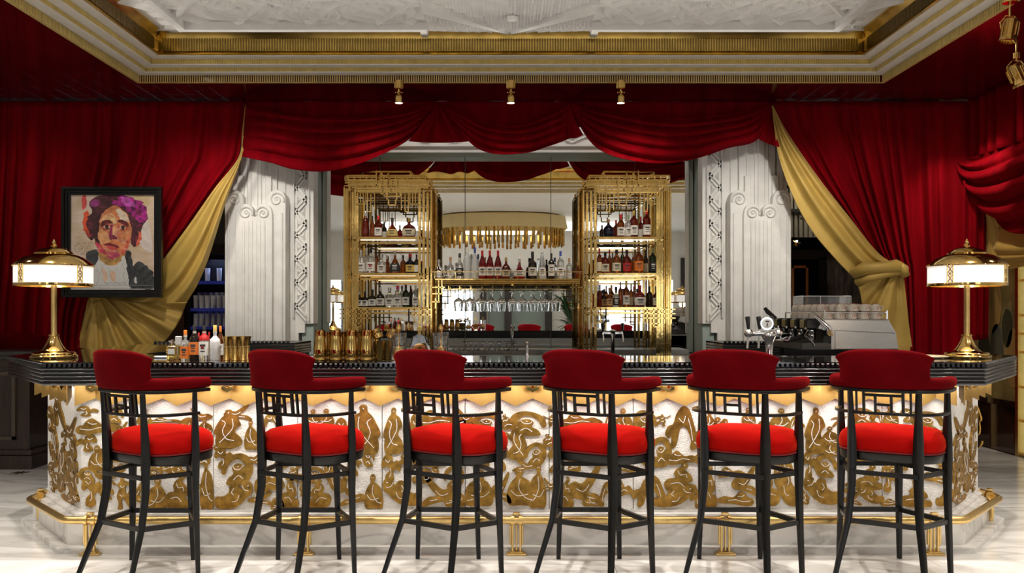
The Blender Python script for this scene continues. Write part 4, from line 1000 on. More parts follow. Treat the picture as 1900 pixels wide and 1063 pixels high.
# padded arms: swept sausage along the rim, with rounded ends
mb = MB(); n = 14; v = []; f = []
m = len(rim); P2 = [Vector((*p, 0)) for p in rim]
ext = [P2[0]+Vector((0,.018,0))] + P2 + [P2[-1]+Vector((0,.018,0))]
scs = [.35,.86,1.0] + [1.0]*(len(ext)-6) + [1.0,.86,.35]
for i, p in enumerate(ext):
    t = (ext[min(i+1,len(ext)-1)]-ext[max(i-1,0)]).normalized(); nn = Vector((t.y,-t.x,0)); s = scs[i]
    for k in range(n):
        a = 2*pi*k/n; c_, s_ = cos(a), sin(a)
        o = .034*math.copysign(abs(c_)**.75, c_)*s; z = 1.031+.032*math.copysign(abs(s_)**.75, s_)*s
        q = p+nn*o; v.append((q.x, q.y, z))
for i in range(len(ext)-1):
    for k in range(n): f.append((i*n+k, i*n+(k+1)%n, (i+1)*n+(k+1)%n, (i+1)*n+k))
f += [tuple(range(n)), tuple((len(ext)-1)*n+k for k in range(n-1,-1,-1))]
mb.add(v, f).build('arm_pad', velvet, st, smooth=70)
# tall back pad: curved block on the rear of the hoop
mb = MB(); nu, nv = 26, 12; v = []; f = []
def bp_(u, t, side):                                  # u -1..1 across, t 0..1 up
    waist = 1 - .065*sin(pi*min(1, t*1.15)) + .0*t
    W = (.238*waist + .010*(t > .9))
    ang = u*.62; x = W*sin(ang)/sin(.62); yy = -.262 + .075*u*u
    yy += -.020*t - .006*sin(pi*t)
    z = 1.0 + .212*t - .040*(abs(u)**3.5)*max(0,(t-.5)*2) - .006*(u*u)*t
    th = .030*(1-.6*abs(u)**6)*(.55+.45*sin(pi*min(1,max(0,t*.94+.03))))
    nx, ny = sin(ang), -cos(ang)
    return (x+side*th*nx*.9, yy+side*th*ny, z)
for side in (1, -1):
    for j in range(nv+1):
        for i in range(nu+1): v.append(bp_(-1+2*i/nu, j/nv, side))
N = (nu+1)*(nv+1)
for s in (0, 1):
    for j in range(nv):
        for i in range(nu):
            q = [j*(nu+1)+i, j*(nu+1)+i+1, (j+1)*(nu+1)+i+1, (j+1)*(nu+1)+i]; q = [a+s*N for a in q]
            f.append(tuple(q) if s == 0 else tuple(q[::-1]))
for i in range(nu): f.append((i+1, i, N+i, N+i+1)); a = nv*(nu+1)+i; f.append((a, a+1, N+a+1, N+a))
for j in range(nv): a = j*(nu+1); f.append((a, a+nu+1, N+a+nu+1, N+a)); a += nu; f.append((a+nu+1, a, N+a, N+a+nu+1))
mb.add(v, f).build('back_pad', velvet, st, smooth=75, sub=1)
spos = [(-1.905,4.98),(-1.075,4.99),(-.287,5.0),(.52,5.0),(1.32,5.0),(2.12,5.01)]
desc = ['leftmost red velvet bar stool, below the left brass lamp and framed portrait',
        'second red velvet bar stool from the left, below the jiggers and left pillar',
        'third red velvet bar stool from the left, below the hexagonal decanter',
        'fourth red velvet bar stool from the left, below the middle of the mirror',
        'fifth red velvet bar stool from the left, below the right white pillar',
        'rightmost red velvet bar stool, in front of the espresso machine']
st.location = (*spos[0], 0); st['label'] = desc[0]; st.rotation_euler.z = YAW
for i in range(1, 6): copy_tree(st, (*spos[i], 0), YAW+R((0,.6,-.8,.4,-.3,.2)[i]), desc[i])
# two red chairs away from the bar, at the dark cabinet
oc = copy_tree(st, (-4.9, 8.98+.05, 0), R(160), 'red velvet stool behind the dark wooden cabinet at the far left', group=None)
oc.location = (-4.62, 9.0, 0); oc.location.y = 9.18
del oc['group']; oc.location = (-4.72, 8.98, 0); oc.rotation_euler.z = R(10)
# ================================================================== TABLE LAMPS
def lamp(label, px, rz):
    t = thing('table_lamp', label, 'lamp', (X(px,5.70), 5.70, 1.12), rz, 'brass dome table lamps')
    n = 40
    MB().lathe([(.001,0),(.136,0),(.140,.006),(.140,.014),(.134,.020),(.128,.021),(.128,.030),(.122,.036),(.088,.040),(.070,.052),(.052,.078),(.038,.106),(.030,.128),(.027,.136),(.030,.139),(.030,.147),(.022,.150),(.001,.150)], n=n).build('lamp_base', gold, t, smooth=40)
    mb = MB(); mb.lathe([(.018,.148),(.0165,.16),(.0165,.44),(.019,.445),(.019,.455),(.001,.456)], n=24); mb.build('lamp_pole', goldb, t, smooth=40)
    MB().lathe([(.223,.462),(.226,.462),(.226,.578),(.223,.578)], n=48, closed=True).build('opal_shade', lampwhite, t, smooth=60)
    MB().lathe([(.019,.470),(.215,.470),(.215,.476),(.019,.476)], n=40, closed=True).build('lamp_diffuser', lampwhite, t, smooth=40)
    MB().lathe([(.219,.448),(.229,.448),(.230,.455),(.230,.466),(.226,.467),(.219,.462)], n=48, closed=True).build('shade_rim', gold, t, smooth=50)
    MB().lathe([(.231,.572),(.232,.580),(.226,.588),(.205,.606),(.178,.625),(.146,.640),(.118,.648),(.112,.650),(.114,.656),(.106,.662),(.088,.676),(.060,.688),(.030,.694),(.016,.697),(.016,.702),(.020,.706),(.014,.712),(.010,.716),(.012,.722),(.009,.732),(.003,.742),(.001,.744)], n=48).build('brass_dome', gold, t, smooth=40)
    mb = MB()
    for k in range(60): a = 2*pi*k/60; mb.sphere((.231*cos(a), .231*sin(a), .575), .0045, 6)
    tag(mb.build('bead_edge', gold, t, smooth=60, fix=False), kind='stuff')
    for k in range(4):
        a = 2*pi*k/4 + R(-115); mb = MB(); r = .231
        w_ = .075; 
        def q(u, z): return (r*cos(a+u), r*sin(a+u), z)
        for s in (-w_, w_): mb.tube([q(s,.462), q(s,.580)], .0035, 6)
        for j in range(2):
            z0 = .466+j*.055
            for s in (-1, 1):
                mb.tube([q(-s*w_, z0), q(0, z0+.0275), q(s*w_*.0, z0+.0275)], .0028, 6); mb.tube([q(0, z0+.0275), q(s*w_, z0+.055)], .0028, 6); mb.tube([q(0, z0+.0275), q(s*w_, z0)], .0028, 6); 
        mb.sphere(q(0,.521), .008, 8); mb.tube([q(0,.462), q(0,.58)], .0022, 6)
        mb.build('trellis_strap', gold, t, smooth=50)
    for k in range(3): a = 2*pi*k/3; MB().tube([(.018*cos(a),.018*sin(a),.458),(.22*cos(a),.22*sin(a),.458)], .003, 6).build('shade_arm', gold, t)
    l = bpy.data.lights.new('lamp_bulb', 'POINT'); l.energy = 5; l.color = (1,.82,.6); l.shadow_soft_size = .05
    o = bpy.data.objects.new('lamp_bulb', l); C.objects.link(o); o.parent = t; o.location = (0,0,.425)
lamp('brass dome lamp with lit white shade at the left end of the bar', 100, R(0))
lamp('brass dome lamp with lit white shade at the right end of the bar', 1794, R(65))

# ================================================================== SPOTLIGHTS
for px, nm in ((740,'leftmost'),(948,'middle'),(1152,'rightmost')):
    D = 8.62; t = thing('ceiling_spotlight', '%s of the three small brass spotlights hanging in front of the red valance' % nm, 'spotlight', (X(px,D), D, 3.6), 0, 'brass spotlights under the cornice')
    mb = MB()
    mb.lathe([(.036,0),(.038,-.01),(.038,-.075),(.030,-.08),(.001,-.08)], n=20); mb.build('fluted_housing', gold, t, smooth=40)
    mb = MB()
    for k in range(12): a = 2*pi*k/12; mb.tube([(.038*cos(a),.038*sin(a),-.012),(.038*cos(a),.038*sin(a),-.072)], .005, 5)
    mb.build('fluting', gold, t, smooth=40)
    MB().lathe([(.010,-.08),(.010,-.10),(.020,-.103),(.024,-.112),(.020,-.121),(.010,-.124),(.010,-.13)], n=16).build('swivel', gold, t)
    MB().sphere((.030,0,-.112), .008, 8).sphere((-.030,0,-.112), .008, 8).build('swivel_knob', gold, t)
    mb = MB().lathe([(.012,-.128),(.026,-.134),(.036,-.150),(.040,-.165),(.040,-.215),(.038,-.215),(.036,-.208)], n=20); mb.build('lamp_head', gold, t, smooth=40)
    MB().lathe([(.001,-.209),(.036,-.209)], n=20).build('lens', bulb, t, smooth=0)
    spot('spotlight_beam', (X(px,D), D, 3.37), (X(px,D), 9.7, 1.9), 26, 70, .7, .03)
# pair of gold theatre spots on a drop rod at the right
t = thing('theatre_spotlight', 'gold theatre spotlight pointing down, lower of the two on the right drop rod', 'spotlight')
t2 = thing('theatre_spotlight', 'gold theatre spotlight, upper of the two on the right drop rod by the ceiling', 'spotlight')
D = 6.4
def theatre(t, cx, cy, ang):
    c = P(cx, cy, D); M = Matrix.Rotation(R(ang), 3, 'Y')
    mb = MB().lathe([(.030,-.075),(.045,-.07),(.050,-.05),(.050,.05),(.058,.06),(.060,.085),(.052,.085),(.050,.07)], c, 22, M); mb.build('lamp_can', gold, t, smooth=40)
    mb = MB()
    for k in range(10): a = 2*pi*k/10; p = M @ Vector((.053*cos(a), .053*sin(a), -.045)); q = M @ Vector((.053*cos(a), .053*sin(a), .045)); mb.tube([c+p, c+q], .004, 5)
    mb.build('cooling_fin', gold, t)
    mb = MB().lathe([(.001,.068),(.048,.068)], c, 20, M); mb.build('lens', paint((.6,.62,.6),.1,'pale_lens'), t, smooth=0)
    mb = MB(); mb.tube([c+Vector((-.062,0,0)), c+Vector((-.068,0,.05)), c+Vector((-.03,0,.095)), c+Vector((.03,0,.095)), c+Vector((.068,0,.05)), c+Vector((.062,0,0))], .005, 6); mb.build('yoke', gold, t)
    return c
c1 = theatre(t2, 1874, 55, 190); c2 = theatre(t, 1886, 138, 155)
MB().tube([c1+Vector((0,0,.09)), Vector((c1.x, D, 3.6))], .008, 8).build('drop_rod', gold, t2)
MB().lathe([(.05,3.58),(.05,3.6)], (c1.x,D,0), 16).build('ceiling_rose', gold, t2)
MB().tube([c2+Vector((0,0,.095)), Vector((c2.x-.0, D, c1.z-.10)), Vector((c1.x+.0, D, c1.z-.05))], .007, 8).lathe([(.022,-.02),(.022,.02)], (c2.x,D,c2.z+.13), 14).build('drop_rod', gold, t)

# ================================================================== GOLD SHELF TOWERS
def tower(label, fx, grp='gold shelving towers'):
    t = thing('shelf_tower', label, 'shelving', group=grp)
    xm = lambda p: fx(p)
    front = 9.42
    def rail_set(name, segs, mat=gold, w_=.018):
        mb = MB()
        for a, b, d0, d1 in segs:
            D0 = 9.5
            mb.bar((X(xm(a[0]),D0), d0, Z(a[1],D0)), (X(xm(b[0]),D0), d1, Z(b[1],D0)), w_)
        return mb.build(name, mat, t, smooth=0)
    posts = [(632,345,9.86),(641,329,9.76),(650,340,9.66),(658,350,9.56),(664,356,9.47),(779,356,9.47),(785,345,9.56),(791,335,9.66),(797,329,9.76),(803,345,9.86)]
    for p, top, d in posts:
        for dd in ((d,) if d < 9.5 else (d,)):
            MB().bar((X(xm(p),9.5), dd, .956), (X(xm(p),9.5), dd, Z(top,9.5)), .027, .020, up=(0,1,0)).build('post', gold, t, smooth=0, bevel=.002)
    for p, top, d in posts[::3]:
        MB().bar((X(xm(p),9.5), 10.2-(d-9.42)*.4, .956), (X(xm(p),9.5), 10.2-(d-9.42)*.4, Z(top,9.5)), .02, .02).build('post', gold, t, smooth=0)
    # stepped crown: three tiers of open rectangles front and back, joined by depth bars
    for (xa, xb, y0, y1, d0, d1) in ((667,760,316,324,9.60,10.05),(641,789,326,334,9.50,10.12),(632,803,343,349,9.84,10.16),(650,795,337,343,9.46,10.1),(664,779,352,357,9.42,10.1)):
        segs = []
        for yy in (y0, y1):
            segs += [((xa,yy),(xb,yy),d0,d0),((xa,yy),(xb,yy),d1,d1),((xa,yy),(xa,yy),d0,d1),((xb,yy),(xb,yy),d0,d1)]
        for xx in (xa, xb, xa+(xb-xa)*.42, xa+(xb-xa)*.55): segs += [((xx,y0),(xx,y1),d0,d0)]
        rail_set('crown_tier', segs, w_=.016)
    segs = [((700,318),(700,360),9.44,9.44),((707,318),(707,352),9.50,9.50),((720,335),(720,372),9.42,9.42),((738,335),(738,372),9.42,9.42),((723,372),(723,382),9.42,9.42),((736,372),(736,382),9.42,9.42),((723,382),(736,382),9.42,9.42),((715,350),(715,366),9.43,9.43),((744,350),(744,366),9.43,9.43),((715,366),(744,366),9.43,9.43),((690,345),(755,345),9.44,9.44),((708,361),(722,361),9.43,9.43),((708,345),(708,361),9.43,9.43)]
    rail_set('crown_fretwork', segs, w_=.014)
    segs = []
    for j, (y_, d_, xa_, xb_) in enumerate(((329,9.50,644,787),(333,9.52,652,780),(340,9.47,641,797),(346,9.45,640,800),(349,9.46,655,790),(355,9.43,664,779),(359,9.44,668,775))): segs += [((xa_,y_),(xb_,y_),d_,d_)]
    for x_ in range(646, 800, 11): segs += [((x_,327),(x_,338 if x_ % 2 else 346),9.51,9.51),((x_+4,340),(x_+4,358 if 664 < x_ < 775 else 350),9.455,9.455)]
    rail_set('crown_lattice', segs, w_=.011)
    for d_ in (9.60,9.72,9.84,9.96,10.08):
        for p_ in (636,799): MB().bar((X(xm(p_),9.5), d_, .956), (X(xm(p_),9.5), d_, Z(345,9.5)), .016, .03, up=(0,1,0)).build('post', gold, t, smooth=0)
    # key-pattern drops at both sides of the opening
    for s in (0, 1):
        g = (lambda p: p) if s == 0 else (lambda p: 1443-p)
        segs = [((g(662),349),(g(681),349),9.43,9.43),((g(662),349),(g(662),364),9.43,9.43),((g(671),349),(g(671),378),9.43,9.43),((g(681),349),(g(681),380),9.43,9.43),((g(660),380),(g(681),380),9.43,9.43),((g(676),358),(g(676),384),9.43,9.43),((g(684),356),(g(690),356),9.43,9.43),((g(684),356),(g(684),394),9.43,9.43),((g(690),362),(g(690),394),9.43,9.43),((g(684),394),(g(690),394),9.43,9.43),((g(684),374),(g(696),374),9.43,9.43),((g(697),356),(g(697),391),9.43,9.43)]
        rail_set('key_pattern', segs, w_=.008)
    # shelves
    for y_, nm in ((441,0),(508,1),(571,2)):
        z = Z(y_, 9.5); xa, xb = sorted((X(xm(655),9.5), X(xm(779),9.5)))
        sh = MB().b2(xa, xb, 9.47, 10.02, z-.012, z).build('shelf', thing_glass, t, smooth=0)
        mb = MB().b2(xa-.01, xb+.01, 9.45, 9.475, z-.020, z+.006).b2(xa-.01, xb+.01, 10.0, 10.02, z-.02, z+.006).b2(xa-.02, xa, 9.45, 10.02, z-.02, z+.006).b2(xb, xb+.02, 9.45, 10.02, z-.02, z+.006)
        mb.b2(xa-.01, xb+.01, 9.52, 9.54, z-.062, z-.045)
        mb.build('shelf_frame', gold, sh, smooth=0)
        MB().b2(xa+.06, xb-.06, 9.62, 9.64, z-.017, z-.0125).build('shelf_light', pm('warm_led_strip', (1,.8,.5), .5, var=.01, emit=(1,.66,.34), es=4) if 'warm_led_strip' not in MATS else MATS['warm_led_strip'], sh, smooth=0)
    # lower fretwork bands and legs
    segs = []
    for y_ in (574, 582, 590): segs += [((632,y_),(690,y_),9.43,9.43)]
    for x_ in (640,652,664,672,684): segs += [((x_,572),(x_,600),9.43,9.43)]
    segs += [((660,600),(676,600),9.43,9.43),((664,606),(672,606),9.43,9.43),((664,600),(664,606),9.43,9.43),((672,600),(672,606),9.43,9.43)]
    rail_set('lower_fretwork', segs, w_=.013); segs = []
    for y_ in (574, 584): segs += [((755,y_),(803,y_),9.43,9.43)]
    for x_ in (760,770,782,794): segs += [((x_,572),(x_,598),9.43,9.43)]
    segs += [((768,598),(782,598),9.43,9.43),((760,575),(760,612),9.43,9.43)]
    rail_set('lower_fretwork', segs, w_=.013)
    segs = []
    for p, top, d in posts: segs.append(((p,436),(p,440),9.5,9.5)) if False else None
    for y_ in (441, 508, 571, 640):
        segs += [((632,y_),(641,y_),9.86,9.76),((641,y_),(650,y_),9.76,9.66),((650,y_),(664,y_),9.66,9.47),((779,y_),(791,y_),9.47,9.66),((791,y_),(803,y_),9.66,9.86),((632,y_),(632,y_),9.86,10.12),((803,y_),(803,y_),9.86,10.12)]
    rail_set('side_ties', segs, w_=.012)
    return t
tower('gold lattice shelving tower of liqueur and gin bottles, left of the mirror centre', lambda p: p)
tower('gold lattice shelving tower of whisky bottles, right of the mirror centre', lambda p: 1883-p)
# middle bracket shelf and glass rack
ms = thing('bottle_shelf', 'moulded gold shelf of bottles spanning between the two gold towers', 'shelf')
xa, xb = X(806,9.5), X(1077,9.5)
z = Z(517, 9.6)
prf = [(0,z),(-.42,z),(-.42,z-.02),(-.05,z-.075),(-.03,z-.075),(-.022,z-.060),(-.010,z-.055),(-.012,z-.042),(.006,z-.036),(0,z-.020),(.014,z-.016),(.014,z-.002)]
MB().sweep([(xa,9.58),(xb,9.58)], prf).build('moulded_shelf', gold, ms, smooth=30)
mb = MB().bar((xa-.05,9.55,z+.07),(xb+.05,9.55,z+.07),.008)
for k in range(8): x_ = xa+(xb-xa)*k/7; mb.bar((x_,9.56,z-.0),(x_,9.56,z+.07),.006)
mb.build('gallery_rail', gold, ms, smooth=0)
mb = MB()
for k in range(11):
    x_ = X(832+k*20.5, 9.6); mb.bar((x_,9.60,z-.115),(x_,9.95,z-.115),.008); mb.bar((x_,9.62,z-.115),(x_,9.62,z-.06),.007); mb.bar((x_,9.9,z-.115),(x_,9.9,z-.02),.007)
mb.bar((xa+.03,9.95,z-.10),(xb-.03,9.95,z-.10),.01)
mb.build('glass_rack', gold, ms, smooth=0)
for s, p0 in ((1,800),(-1,1083)):
    segs = [((0,520),(0,575)),((14,520),(14,560)),((0,533),(26,533)),((0,545),(22,545)),((8,553),(8,572)),((0,560),(16,560)),((20,520),(20,545))]
    mb = MB()
    for a, b in segs: mb.bar(P(p0+s*a[0],a[1],9.55), P(p0+s*b[0],b[1],9.55), .012)
    mb.build('scroll_bracket', gold, ms, smooth=0)
# hanging stem glasses
hg = None
for k, px in enumerate((851,872,891,911,930,951,970,991,1011,1032)):
    lb = 'upside-down stemmed cocktail glass hanging in the gold rack, number %s from the left' % ('one two three four five six seven eight nine ten'.split()[k])
    lb = 'upside-down stem glass in the gold rack, %s from the left' % ('first second third fourth fifth sixth seventh eighth ninth tenth'.split()[k])
    if hg is None:
        hg = thing('hanging_glass', lb, 'glass', group='stem glasses hanging in the gold rack')
        MB().lathe([(.036,0),(.036,-.003),(.006,-.008),(.0045,-.014),(.0045,-.085),(.010,-.095),(.036,-.110),(.052,-.135),(.050,-.165),(.040,-.235),(.0375,-.235),(.047,-.165),(.049,-.137),(.034,-.114),(.006,-.100),(.001,-.099)], n=18).build('glass_bowl', glass, hg, smooth=40)
        o = hg
    else: o = copy_tree(hg, label=lb)
    o.location = (X(px,9.7), 9.70, z-.108)
# ================================================================== BOTTLES
PROF = {  # (radius, height) as fractions of half width and full height
 'std':   [(.001,0),(.92,0),(1,.02),(1,.58),(.93,.64),(.55,.72),(.33,.77),(.30,.80),(.30,.97),(.001,.97)],
 'tall':  [(.001,0),(.92,0),(1,.02),(1,.62),(.88,.68),(.40,.76),(.30,.82),(.30,.97),(.001,.97)],
 'slope': [(.001,0),(.92,0),(1,.02),(1,.45),(.90,.56),(.60,.70),(.34,.80),(.28,.84),(.28,.97),(.001,.97)],
 'bulge': [(.001,0),(.72,0),(.80,.03),(1,.28),(1,.42),(.85,.56),(.50,.66),(.28,.72),(.24,.78),(.24,.97),(.001,.97)],
 'disc':  [(.001,0),(.55,0),(.62,.02),(.90,.14),(1,.32),(.95,.46),(.72,.60),(.30,.68),(.20,.72),(.20,.97),(.001,.97)],
 'bell':  [(.001,0),(.95,0),(1,.03),(.96,.22),(.80,.40),(.52,.55),(.28,.64),(.20,.70),(.20,.97),(.001,.97)],
 'squat': [(.001,0),(.94,0),(1,.03),(1,.50),(.90,.60),(.45,.66),(.32,.70),(.32,.97),(.001,.97)],
 'cone':  [(.001,0),(.94,0),(1,.03),(.85,.30),(.55,.65),(.30,.92),(.28,.97),(.001,.97)],
 'flaskball': [(.001,0),(.60,0),(.85,.08),(1,.22),(.85,.36),(.45,.50),(.26,.62),(.17,.76),(.16,.97),(.001,.97)],
}
CLEAR = (.93,.95,.95); AMBER = (.42,.10,.012); COGNAC = (.26,.022,.008); DARK = (.035,.018,.012); RED = (.40,.012,.015); GREEN = (.02,.06,.025); BLUE = (.01,.012,.05); PALE = (.80,.60,.18); SILV = (.7,.7,.7)
WL = (.72,.70,.66); CL = (.66,.60,.44); BL = (.02,.02,.02); OR = (.75,.20,.03); RL = (.45,.02,.02); YL = (.75,.52,.12); TL = (.55,.33,.14); GL = (.50,.38,.12)
inkm = paint((.05,.045,.05), .6, 'printed_ink')
NAMES = {CLEAR:'clear', AMBER:'amber', COGNAC:'red-brown', DARK:'dark brown', RED:'rose red', GREEN:'dark green', BLUE:'dark blue', PALE:'pale yellow', SILV:'silver'}
LN = {WL:'white label', CL:'cream label', BL:'black label', OR:'orange label', RL:'red label', YL:'yellow label', TL:'tan label', GL:'gold label', None:'no label'}
def bottle(px, w_, top, base, D, kind, body, label, cap, cap2=None, lab=None, place='', group=None, lz=(.12,.46), n=18, sq=1.0, dot=None, matte=None, desc=None):
    h = (base-top)*D/F; r = w_*D/F/2; z0 = Z(base, D) if lab is None else lab
    text = desc or '%s bottle, %s, %s cap,' % (NAMES[body], LN[label], cap[1])
    t = thing('liquor_bottle', (text+' '+place).strip(), 'bottle', (X(px,D), D, z0), 0, group)
    pr = [(a*r, b*h) for a, b in PROF[kind]]
    M = Matrix.Diagonal((1, sq, 1))
    mat = matte or (glass if body == CLEAR and False else liquid(body))
    if body == SILV and not matte: mat = chrome
    MB().lathe(pr, n=n, M=M).build('glass_body', mat, t, smooth=40)
    nr = PROF[kind][-2][0]*r*1.12
    cz = .80 if kind not in ('cone',) else .92
    MB().lathe([(.001,cz*h+.02*h),(nr,cz*h+.02*h),(nr*1.02,.99*h),(nr*.9,h),(.001,h)], n=12).build('cap', paint(cap[0], .35, 'bottle_cap', .0 if cap[1] not in ('silver','gold') else .9), t, smooth=40)
    def rad(zf):
        P_ = PROF[kind]
        return float(np.interp(zf, [b for a, b in P_], [a for a, b in P_]))*r
    if label:
        mb = MB(); m = 10; a0 = 1.15; v = []; f = []
        zs_ = [lz[0]+(lz[1]-lz[0])*j/3 for j in range(4)]
        for zf in zs_:
            for k in range(m+1):
                a = -pi/2 - a0 + 2*a0*k/m; rr = rad(zf)*1.03+.0012
                v.append((rr*cos(a), rr*sin(a)*sq, zf*h))
        for j in range(3):
            for k in range(m): f.append((j*(m+1)+k, j*(m+1)+k+1, (j+1)*(m+1)+k+1, (j+1)*(m+1)+k))
        mb.add(v, f)
        lo = mb.build('label', paint(label, .6), t, smooth=60, fix=False)
        if w_ > 11:
            mb = MB()
            for j, (zf, ww) in enumerate(((.72,.5),(.52,.34),(.3,.42))):
                zz = (lz[0]+(lz[1]-lz[0])*zf)*h; rr = rad(zz/h)*1.03+.0022; v = []
                for k in range(6):
                    a = -pi/2 - ww + 2*ww*k/5; v += [(rr*cos(a), rr*sin(a)*sq, zz-.0035*(1+(j==0))), (rr*cos(a), rr*sin(a)*sq, zz+.0035*(1+(j==0)))]
                mb.add(v, [(2*k,2*k+2,2*k+3,2*k+1) for k in range(5)])
            mb.build('label_print', inkm if label not in (BL,) else paint((.6,.6,.58),.6,'pale_ink'), lo, smooth=0, fix=False)
        if dot:
            zz = (lz[0]*.4+lz[1]*.6)*h; rr = rad(zz/h)*1.05+.003
            mb = MB(); Mq = Matrix.Rotation(R(90),3,'X'); mb.lathe([(.001,0),(r*.26,0),(r*.26,.002),(.001,.002)], (0,-rr*sq,zz), 12, Mq); mb.build('label_emblem', paint(dot,.5,'emblem_print'), lo, smooth=0)
    if cap2:
        MB().lathe([(nr*1.05,.76*h),(nr*1.08,.80*h),(nr*1.08,.83*h)], n=12).build('neck_band', paint(cap2, .4, 'neck_foil'), t)
    return t
kB=((.02,.02,.02),'black'); kS=((.6,.6,.6),'silver'); kG=((.6,.42,.12),'gold'); kR=((.5,.02,.02),'red'); kW=((.7,.68,.62),'white'); kC=((.42,.22,.10),'cork'); kBl=((.04,.07,.35),'blue'); kY=((.75,.55,.15),'yellow'); kO=((.75,.22,.03),'orange'); kP=((.6,.05,.15),'pink'); kGn=((.25,.3,.15),'olive')
ORD = 'first second third fourth fifth sixth seventh eighth ninth tenth eleventh twelfth thirteenth fourteenth fifteenth sixteenth seventeenth'.split()
def shelf_row(rows, base, zb, where, group, D=9.62):
    fr = [q for q in rows if not q[-1]] 
    rows = sorted(rows, key=lambda q: q[0])
    for i, (px, w_, top, kind, body, label, cap, back) in enumerate(rows):
        d = D + (.22 if back else 0)
        t = bottle(px, w_*(1.03), top, base, d, kind, body, label, cap, lab=zb, place='%s on %s' % (ORD[i], where), group=group, dot=(RL if kind == 'std' and body == CLEAR and label == WL and base == 507 and px in (688,708) else None))
zsh = [Z(y, 9.5)+.0005 for y in (441,508,571)]
lt_ = '%s shelf of left tower'; rt_ = '%s shelf of right tower'
shelf_row([(678,14,389,'slope',COGNAC,None,kS,0),(691,10,398,'slope',AMBER,None,kB,0),(702,14,397,'std',COGNAC,WL,kR,0),(713,9,406,'std',DARK,WL,kB,1),(728,22,403,'bell',COGNAC,GL,kB,0),(742,10,412,'bulge',RED,None,kB,1),(759,26,402,'disc',COGNAC,CL,kG,0)], 440, zsh[0], lt_ % 'top', 'bottles on the top shelf of the left tower')
shelf_row([(670,15,462,'std',CLEAR,WL,kS,0),(679,9,458,'tall',CLEAR,None,kS,1),(688,16,459,'std',CLEAR,WL,kB,0),(698,9,460,'tall',AMBER,None,kB,1),(708,16,470,'squat',CLEAR,WL,kS,0),(718,9,470,'squat',AMBER,None,kS,1),(733,21,464,'bell',AMBER,BL,kS,0),(748,11,470,'std',AMBER,None,kB,1),(761,16,469,'squat',BLUE,YL,kR,0),(773,10,470,'std',DARK,WL,kB,0)], 507, zsh[1], lt_ % 'middle', 'bottles on the middle shelf of the left tower')
shelf_row([(667,12,540,'squat',DARK,WL,kS,0),(677,13,540,'squat',DARK,WL,kB,0),(691,14,536,'squat',DARK,WL,kB,0),(706,16,532,'bulge',DARK,WL,kS,0),(723,17,532,'squat',CLEAR,WL,kS,0),(738,15,529,'squat',CLEAR,WL,kP,0),(746,9,529,'tall',CLEAR,None,kB,1),(753,13,527,'std',GREEN,WL,kB,0),(762,9,529,'tall',DARK,None,kB,1),(771,12,527,'tall',CLEAR,WL,kW,0)], 570, zsh[2], lt_ % 'lowest', 'bottles on the lowest shelf of the left tower')
shelf_row([(1117,9,412,'std',DARK,None,kB,1),(1129,19,404,'bulge',BLUE,None,kC,0),(1143,11,403,'std',COGNAC,None,kR,1),(1152,14,395,'std',AMBER,WL,kR,0),(1166,12,396,'std',CLEAR,WL,kGn,0),(1176,15,388,'tall',COGNAC,WL,kG,0),(1189,10,396,'std',COGNAC,WL,kR,1),(1200,15,385,'tall',COGNAC,WL,kR,0)], 440, zsh[0], rt_ % 'top', 'bottles on the top shelf of the right tower')
shelf_row([(1112,9,459,'std',AMBER,CL,kR,0),(1123,14,466,'std',COGNAC,CL,kB,0),(1131,8,459,'std',AMBER,None,kR,1),(1144,16,461,'std',AMBER,CL,kB,0),(1155,8,456,'tall',GREEN,None,kB,1),(1163,15,462,'std',COGNAC,RL,kB,0),(1175,10,465,'std',AMBER,None,kW,1),(1185,17,455,'std',AMBER,OR,kC,0),(1198,9,460,'std',DARK,CL,kB,1),(1211,13,458,'tall',GREEN,BL,kGn,0)], 507, zsh[1], rt_ % 'middle', 'bottles on the middle shelf of the right tower')
shelf_row([(1113,9,527,'std',COGNAC,None,kB,1),(1121,11,535,'squat',DARK,TL,kB,1),(1131,11,533,'squat',AMBER,TL,kC,0),(1143,13,531,'squat',CLEAR,BL,kB,0),(1151,8,522,'tall',AMBER,None,kC,0),(1162,12,520,'std',AMBER,WL,kY,0),(1171,9,526,'std',AMBER,CL,kGn,1),(1176,8,530,'std',COGNAC,None,kR,1),(1187,22,528,'bulge',RED,WL,kR,0),(1205,12,530,'std',DARK,None,kB,1),(1218,14,530,'squat',COGNAC,CL,kB,0)], 570, zsh[2], rt_ % 'lowest', 'bottles on the lowest shelf of the right tower')
zm = Z(517, 9.6)+.0005
